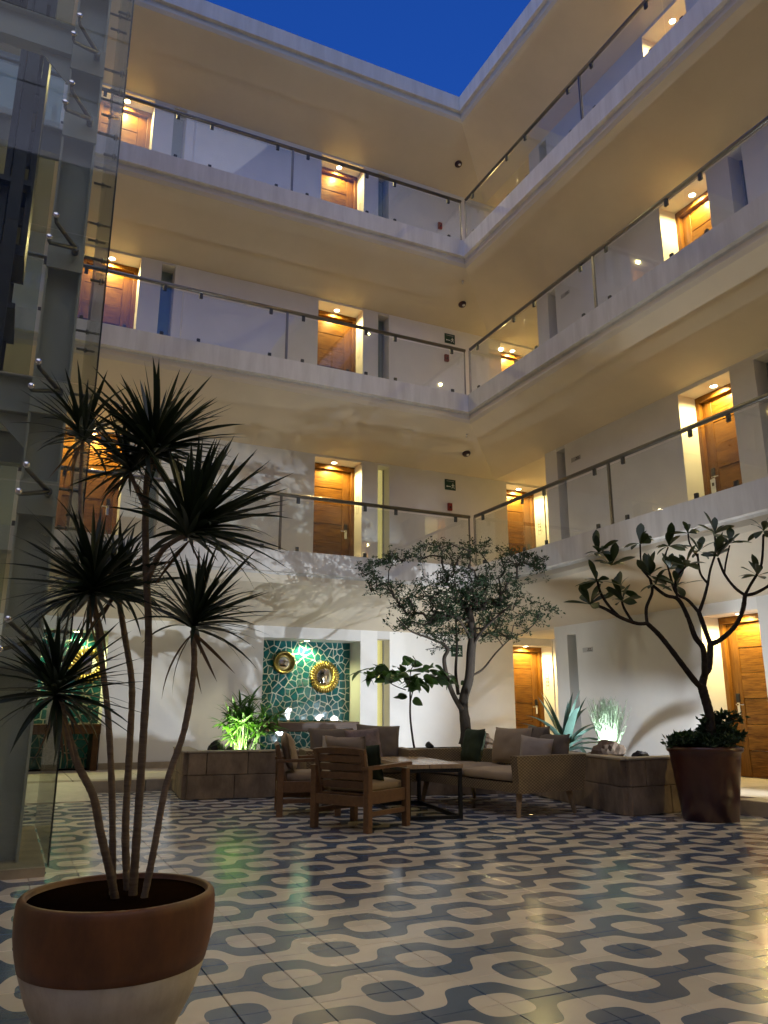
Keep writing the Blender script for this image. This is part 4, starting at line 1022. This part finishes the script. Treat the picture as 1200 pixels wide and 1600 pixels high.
def courtyard_tree():
    r = random.Random(21); G = 11.86
    b0 = pix(729, 1158, G); b0.z = .48
    t = thing('courtyard_tree', 'spreading small-leaved tree with forked trunk growing in the stone planter', 'tree', b0)
    nodes = []; 
    def limb(lst):
        P = smooth_path([pix(x, y, g) for x, y, g in lst], 5); idx = []
        for i, p in enumerate(P): idx.append(len(nodes)); nodes.append([p, idx[-2] if i else None, 0])
        return idx
    main = limb([(729, 1162, G), (727, 1130, G), (724, 1095, G), (733, 1060, G), (736, 1020, G), (738, 990, G), (733, 950, G)])
    def sub(path, near):
        i = limb(path); nodes[i[0]][1] = near; return i
    a = sub([(722, 1110, G - .05), (708, 1085, G - .1), (699, 1060, G - .2), (694, 1030, G - .25), (700, 1015, G - .3), (690, 1005, G - .3)], main[6])
    b_ = sub([(716, 1085, G + .1), (712, 1050, G + .2), (714, 1010, G + .3), (712, 965, G + .35)], a[6])
    c_ = sub([(690, 1005, G - .3), (665, 995, G - .5), (640, 985, G - .6), (620, 965, G - .6)], a[-1])
    d_ = sub([(738, 1055, G), (755, 1045, G + .3), (775, 1020, G + .5), (800, 995, G + .6)], main[14])
    e_ = sub([(737, 1015, G), (750, 990, G - .1), (775, 965, G - .2), (800, 945, G - .3)], main[20])
    f_ = sub([(737, 1000, G), (722, 975, G - .3), (700, 950, G - .4)], main[22])
    ctr = pix(712, 942, G); pts = []
    lobes = [(700, 935, .0, 1.12, .8, .50), (635, 950, -.3, .70, .55, .42), (775, 935, .2, .95, .6, .50), (735, 900, .1, .95, .7, .38), (680, 985, -.2, .75, .5, .32), (795, 975, .1, .75, .45, .30), (720, 960, .3, .95, .6, .45), (590, 915, -.2, .45, .35, .2), (850, 960, -.2, .40, .25, .28)]
    att = []
    for x, y, dg, rx, ry, rz in lobes:
        c = pix(x, y, G + dg); n = int(52 * rx * (ry + rz))
        for _ in range(n):
            u = Vector((r.gauss(0, 1), r.gauss(0, 1), r.gauss(0, 1))).normalized() * (r.random() ** .45)
            att.append(c + Vector((u.x * rx * .8, u.y * ry, u.z * rz)))
    for k in range(90):   # stray twigs past the outline
        x = r.uniform(550, 862); att.append(pix(x, 905 - 34 * math.sin((x - 560) / 320 * math.pi) - r.uniform(0, 22), G + r.uniform(-.4, .4)))
    att = [p for p in att if p.y < -.22 and p.x < -.22]
    att.sort(key=lambda p: (p - nodes[main[-2]][0]).length)
    first = len(nodes)
    for p in att:
        best = min(range(len(nodes)), key=lambda i: (nodes[i][0] - p).length + (.35 if i < main[15] else 0) + max(0, nodes[i][0].z - p.z) * .8)
        q = nodes[best][0]; m = (p + q) / 2 + Vector((r.gauss(0, .03), r.gauss(0, .03), .04 + r.gauss(0, .02)))
        nodes.append([m, best, 0]); nodes.append([p, len(nodes) - 1, 0])
    w_ = [0.0] * len(nodes); child = [0] * len(nodes)
    for n in nodes:
        if n[1] is not None: child[n[1]] += 1
    for i in range(len(nodes) - 1, -1, -1):
        if child[i] == 0: w_[i] += 1
        # later nodes never feed earlier-created ones out of order except via parents
        if nodes[i][1] is not None: w_[nodes[i][1]] += w_[i]
    mx = max(w_); rad = [max(.0032, .078 * (x / mx) ** .52) for x in w_]
    for k, i in enumerate(main[:12]): rad[i] = max(rad[i], .060 - .0014 * k + (.06 * max(0, 1 - k / 4)))
    for L_, r0, r1 in ((a, .040, .022), (b_, .028, .013), (c_, .018, .008), (d_, .019, .008), (e_, .024, .010), (f_, .019, .009)):
        for k, i in enumerate(L_): rad[i] = r0 + (r1 - r0) * k / len(L_)
    tr = MB()
    for L_ in (main, a, b_, c_, d_, e_, f_): tr.tube([nodes[i][0] for i in L_], [rad[i] for i in L_], 12)
    tr.build('trunk', 'bark', t)
    br = MB(); lp = []
    for i in range(first, len(nodes), 2):
        m, p = nodes[i], nodes[i + 1]; q = nodes[m[1]][0]
        br.tube([q, m[0], p[0]], [min(rad[i] * 1.2, .02), rad[i] , rad[i + 1]], 5)
        for s in range(6):
            f = r.uniform(.25, 1.08); o = (q.lerp(m[0], f * 2) if f < .5 else m[0].lerp(p[0], f * 2 - 1))
            lp.append(o + Vector((r.gauss(0, .035), r.gauss(0, .035), r.gauss(0, .03))))
        for s in range(3):    # twigs
            o = m[0].lerp(p[0], r.random()); d = Vector((r.gauss(0, 1), r.gauss(0, 1), r.gauss(.35, .6))).normalized() * r.uniform(.07, .17)
            br.tube([o, o + d], [.0028, .0016], 4, caps=False)
            lp += [o + d * f + Vector((r.gauss(0, .012), r.gauss(0, .012), r.gauss(0, .01))) for f in (.3, .45, .6, .7, .8, .9, 1., 1.)]
    br.build('branches', 'bark', t)
    cr = MB(); leaf_cloud(cr, lp, .052, r, -.1, 1); tag(cr.build('crown', 'leaf_dark', t), kind='stuff')
courtyard_tree()

def sapling():
    r = random.Random(4); G = 11.4
    b = pix(648, 1170, G); b.z = .48
    t = thing('broadleaf_sapling', 'slender sapling with big broad leaves in front of the wall, left of the tree', 'tree', b)
    st = MB()
    for path, r0, r1 in (([(649, 1176, G), (645, 1155, G), (641, 1120, G), (641, 1090, G), (640, 1060, G)], .017, .011), ([(641, 1098, G), (645, 1080, G), (650, 1062, G)], .009, .007),
                         ([(634, 1078, G), (618, 1072, G - .15), (602, 1062, G - .25), (590, 1050, G - .3)], .008, .005), ([(640, 1062, G), (643, 1045, G + .1), (650, 1035, G + .1), (645, 1025, G)], .008, .005),
                         ([(640, 1075, G), (660, 1062, G + .2), (680, 1058, G + .3), (700, 1062, G + .3)], .008, .005), ([(640, 1062, G), (625, 1055, G + .1), (612, 1045, G + .1)], .007, .005)):
        Q = smooth_path([pix(*p) for p in path], 4); st.tube(Q, [r0 + (r1 - r0) * i / len(Q) for i in range(len(Q))], 7)
    st.build('stem', 'bark', t)
    L = leaf_meshes('leaf', 'leaf_big', [dict(L=.20, wd=.066, droop=.6, fold=.12), dict(L=.24, wd=.075, droop=.9, fold=.12), dict(L=.16, wd=.055, droop=.4, fold=.15)])
    for x, y, g, n, sp in ((582, 1055, G - .3, 14, .10), (604, 1046, G - .1, 15, .12), (618, 1055, G - .2, 9, .08), (642, 1032, G, 9, .07), (648, 1068, G, 19, .10), (640, 1092, G, 4, .05), (674, 1048, G + .3, 17, .13), (697, 1058, G + .3, 12, .11)):
        for k in range(n):
            c = pix(x, y, g) + Vector((r.gauss(0, sp), r.gauss(0, sp), r.gauss(0, sp * .4))); az = k * 2.4 + r.gauss(0, .3)
            link('leaf', r.choice(L), t, M=Matrix.Translation(c) @ frame_from(Vector((math.cos(az), math.sin(az), r.gauss(-.1, .35))), r.gauss(0, .5)) @ Matrix.Scale(r.uniform(.8, 1.2), 4))
sapling()

def palm():
    r = random.Random(14); c0 = Vector((-4.52, -1.42, .48))
    t = thing('lady_palm', 'small clumping palm lit bright green from below in the left planter', 'palm', c0)
    for k in range(38):
        az = k * 2.39996; tilt = r.uniform(.08, .75); h = r.uniform(.30, .78) * (1.05 - tilt * .35)
        b = c0 + Vector((r.gauss(0, .07), r.gauss(0, .07), 0)); d = Vector((math.sin(tilt) * math.cos(az), math.sin(tilt) * math.sin(az), math.cos(tilt)))
        e = b + d * h + Vector((0, 0, -.05 * tilt)); mb = MB(); Q = smooth_path([b, b + d * h * .5 + Vector((0, 0, .03)), e], 4); mb.tube(Q, .0065, 5)
        tip = (Q[-1] - Q[-2]).normalized(); n = r.randint(8, 11)
        for j in range(n):
            a = (j / (n - 1) - .5) * 3.6 + r.gauss(0, .08); s = tip.cross(Vector((0, 0, 1))); s = s.normalized() if s.length > .1 else Vector((1, 0, 0))
            ld = (tip * math.cos(a) + s * math.sin(a) + Vector((0, 0, -.15 + r.gauss(0, .12)))).normalized()
            bl = blade_mesh(r.uniform(.20, .32), .0175, r.uniform(.3, .9), 5, .3); M = Matrix.Translation(e) @ frame_from(ld, r.gauss(0, .3)); mb.add([M @ Vector(v) for v in bl.v], bl.f, True)
        mb.build('frond', 'leaf_palm', t)
palm()

def agave():
    r = random.Random(3); c0 = Vector((-.72, -3.32, .48))
    t = thing('agave', 'grey-green agave with long arching leaves in the right planter', 'agave', c0)
    def lm(L, wd, dr):
        return blade_mesh(L, wd, dr, 10, .45)
    specs = [lm(.62, .040, .25), lm(.66, .042, .9), lm(.70, .042, 1.5), lm(.60, .040, 2.0)]
    MM = []
    for s in specs: me = s.mesh('leaf'); me.materials.append(MATS['leaf_agave']); MM.append(me)
    n = 30
    for k in range(n):
        f = k / n; el = .12 + 1.25 * f + r.gauss(0, .06); az = k * 2.39996 + r.gauss(0, .2)
        d = Vector((math.sin(el) * math.cos(az), math.sin(el) * math.sin(az), math.cos(el)))
        me = MM[0] if f < .22 else MM[1] if f < .5 else MM[2] if f < .8 else MM[3]
        link('leaf', me, t, M=Matrix.Translation(c0 + Vector((0, 0, .03))) @ frame_from(d, r.gauss(0, .15)) @ Matrix.Scale(r.uniform(1.1, 1.45), 4))
agave()

def grass_tuft():
    r = random.Random(2); c0 = Vector((-.70, -4.15, .48)); mb = MB()
    for k in range(520):
        a = r.uniform(0, 6.28); rr = .05 * math.sqrt(r.random()); tilt = abs(r.gauss(0, .17)); L = r.uniform(.28, .72)
        d = Vector((math.sin(tilt) * math.cos(a), math.sin(tilt) * math.sin(a), math.cos(tilt))); b = c0 + Vector((math.cos(a) * rr, math.sin(a) * rr, 0))
        Q = [b, b + d * L * .5, b + d * L + Vector((d.x, d.y, 0)) * .05]; mb.tube(Q, [.0042, .0036, .0016], 3, caps=False)
        for s in range(5):
            o = b + d * L * r.uniform(.3, 1); e = (d + Vector((r.gauss(0, .6), r.gauss(0, .6), r.gauss(.1, .3)))).normalized() * r.uniform(.03, .07); mb.tube([o, o + e], [.0034, .001], 3, caps=False)
    o = mb.build('grass_tuft', 'leaf_grass'); tag(o, 'upright tuft of fine spiky grass glowing white over a spotlight', 'grass tuft')
grass_tuft()
# small dark succulent pot on the planter behind the loveseat
t = thing('succulent_pot', 'tiny dark pot with spiky succulent on the planter edge behind the loveseat', 'pot', (-3.05, -2.32, .57))
MB().lathe([(.045, 0), (.06, .005), (.07, .09), (.062, .09), (.055, .07)], 20).build('bowl', 'lava', t, world=False)
for k in range(14):
    a = k * 2.4; MB().tube([(.02 * math.cos(a), .02 * math.sin(a), .06), (.05 * math.cos(a), .05 * math.sin(a), .15 + .02 * (k % 3))], [.007, .001], 5).build('leaf', 'leaf_dark', t, world=False)
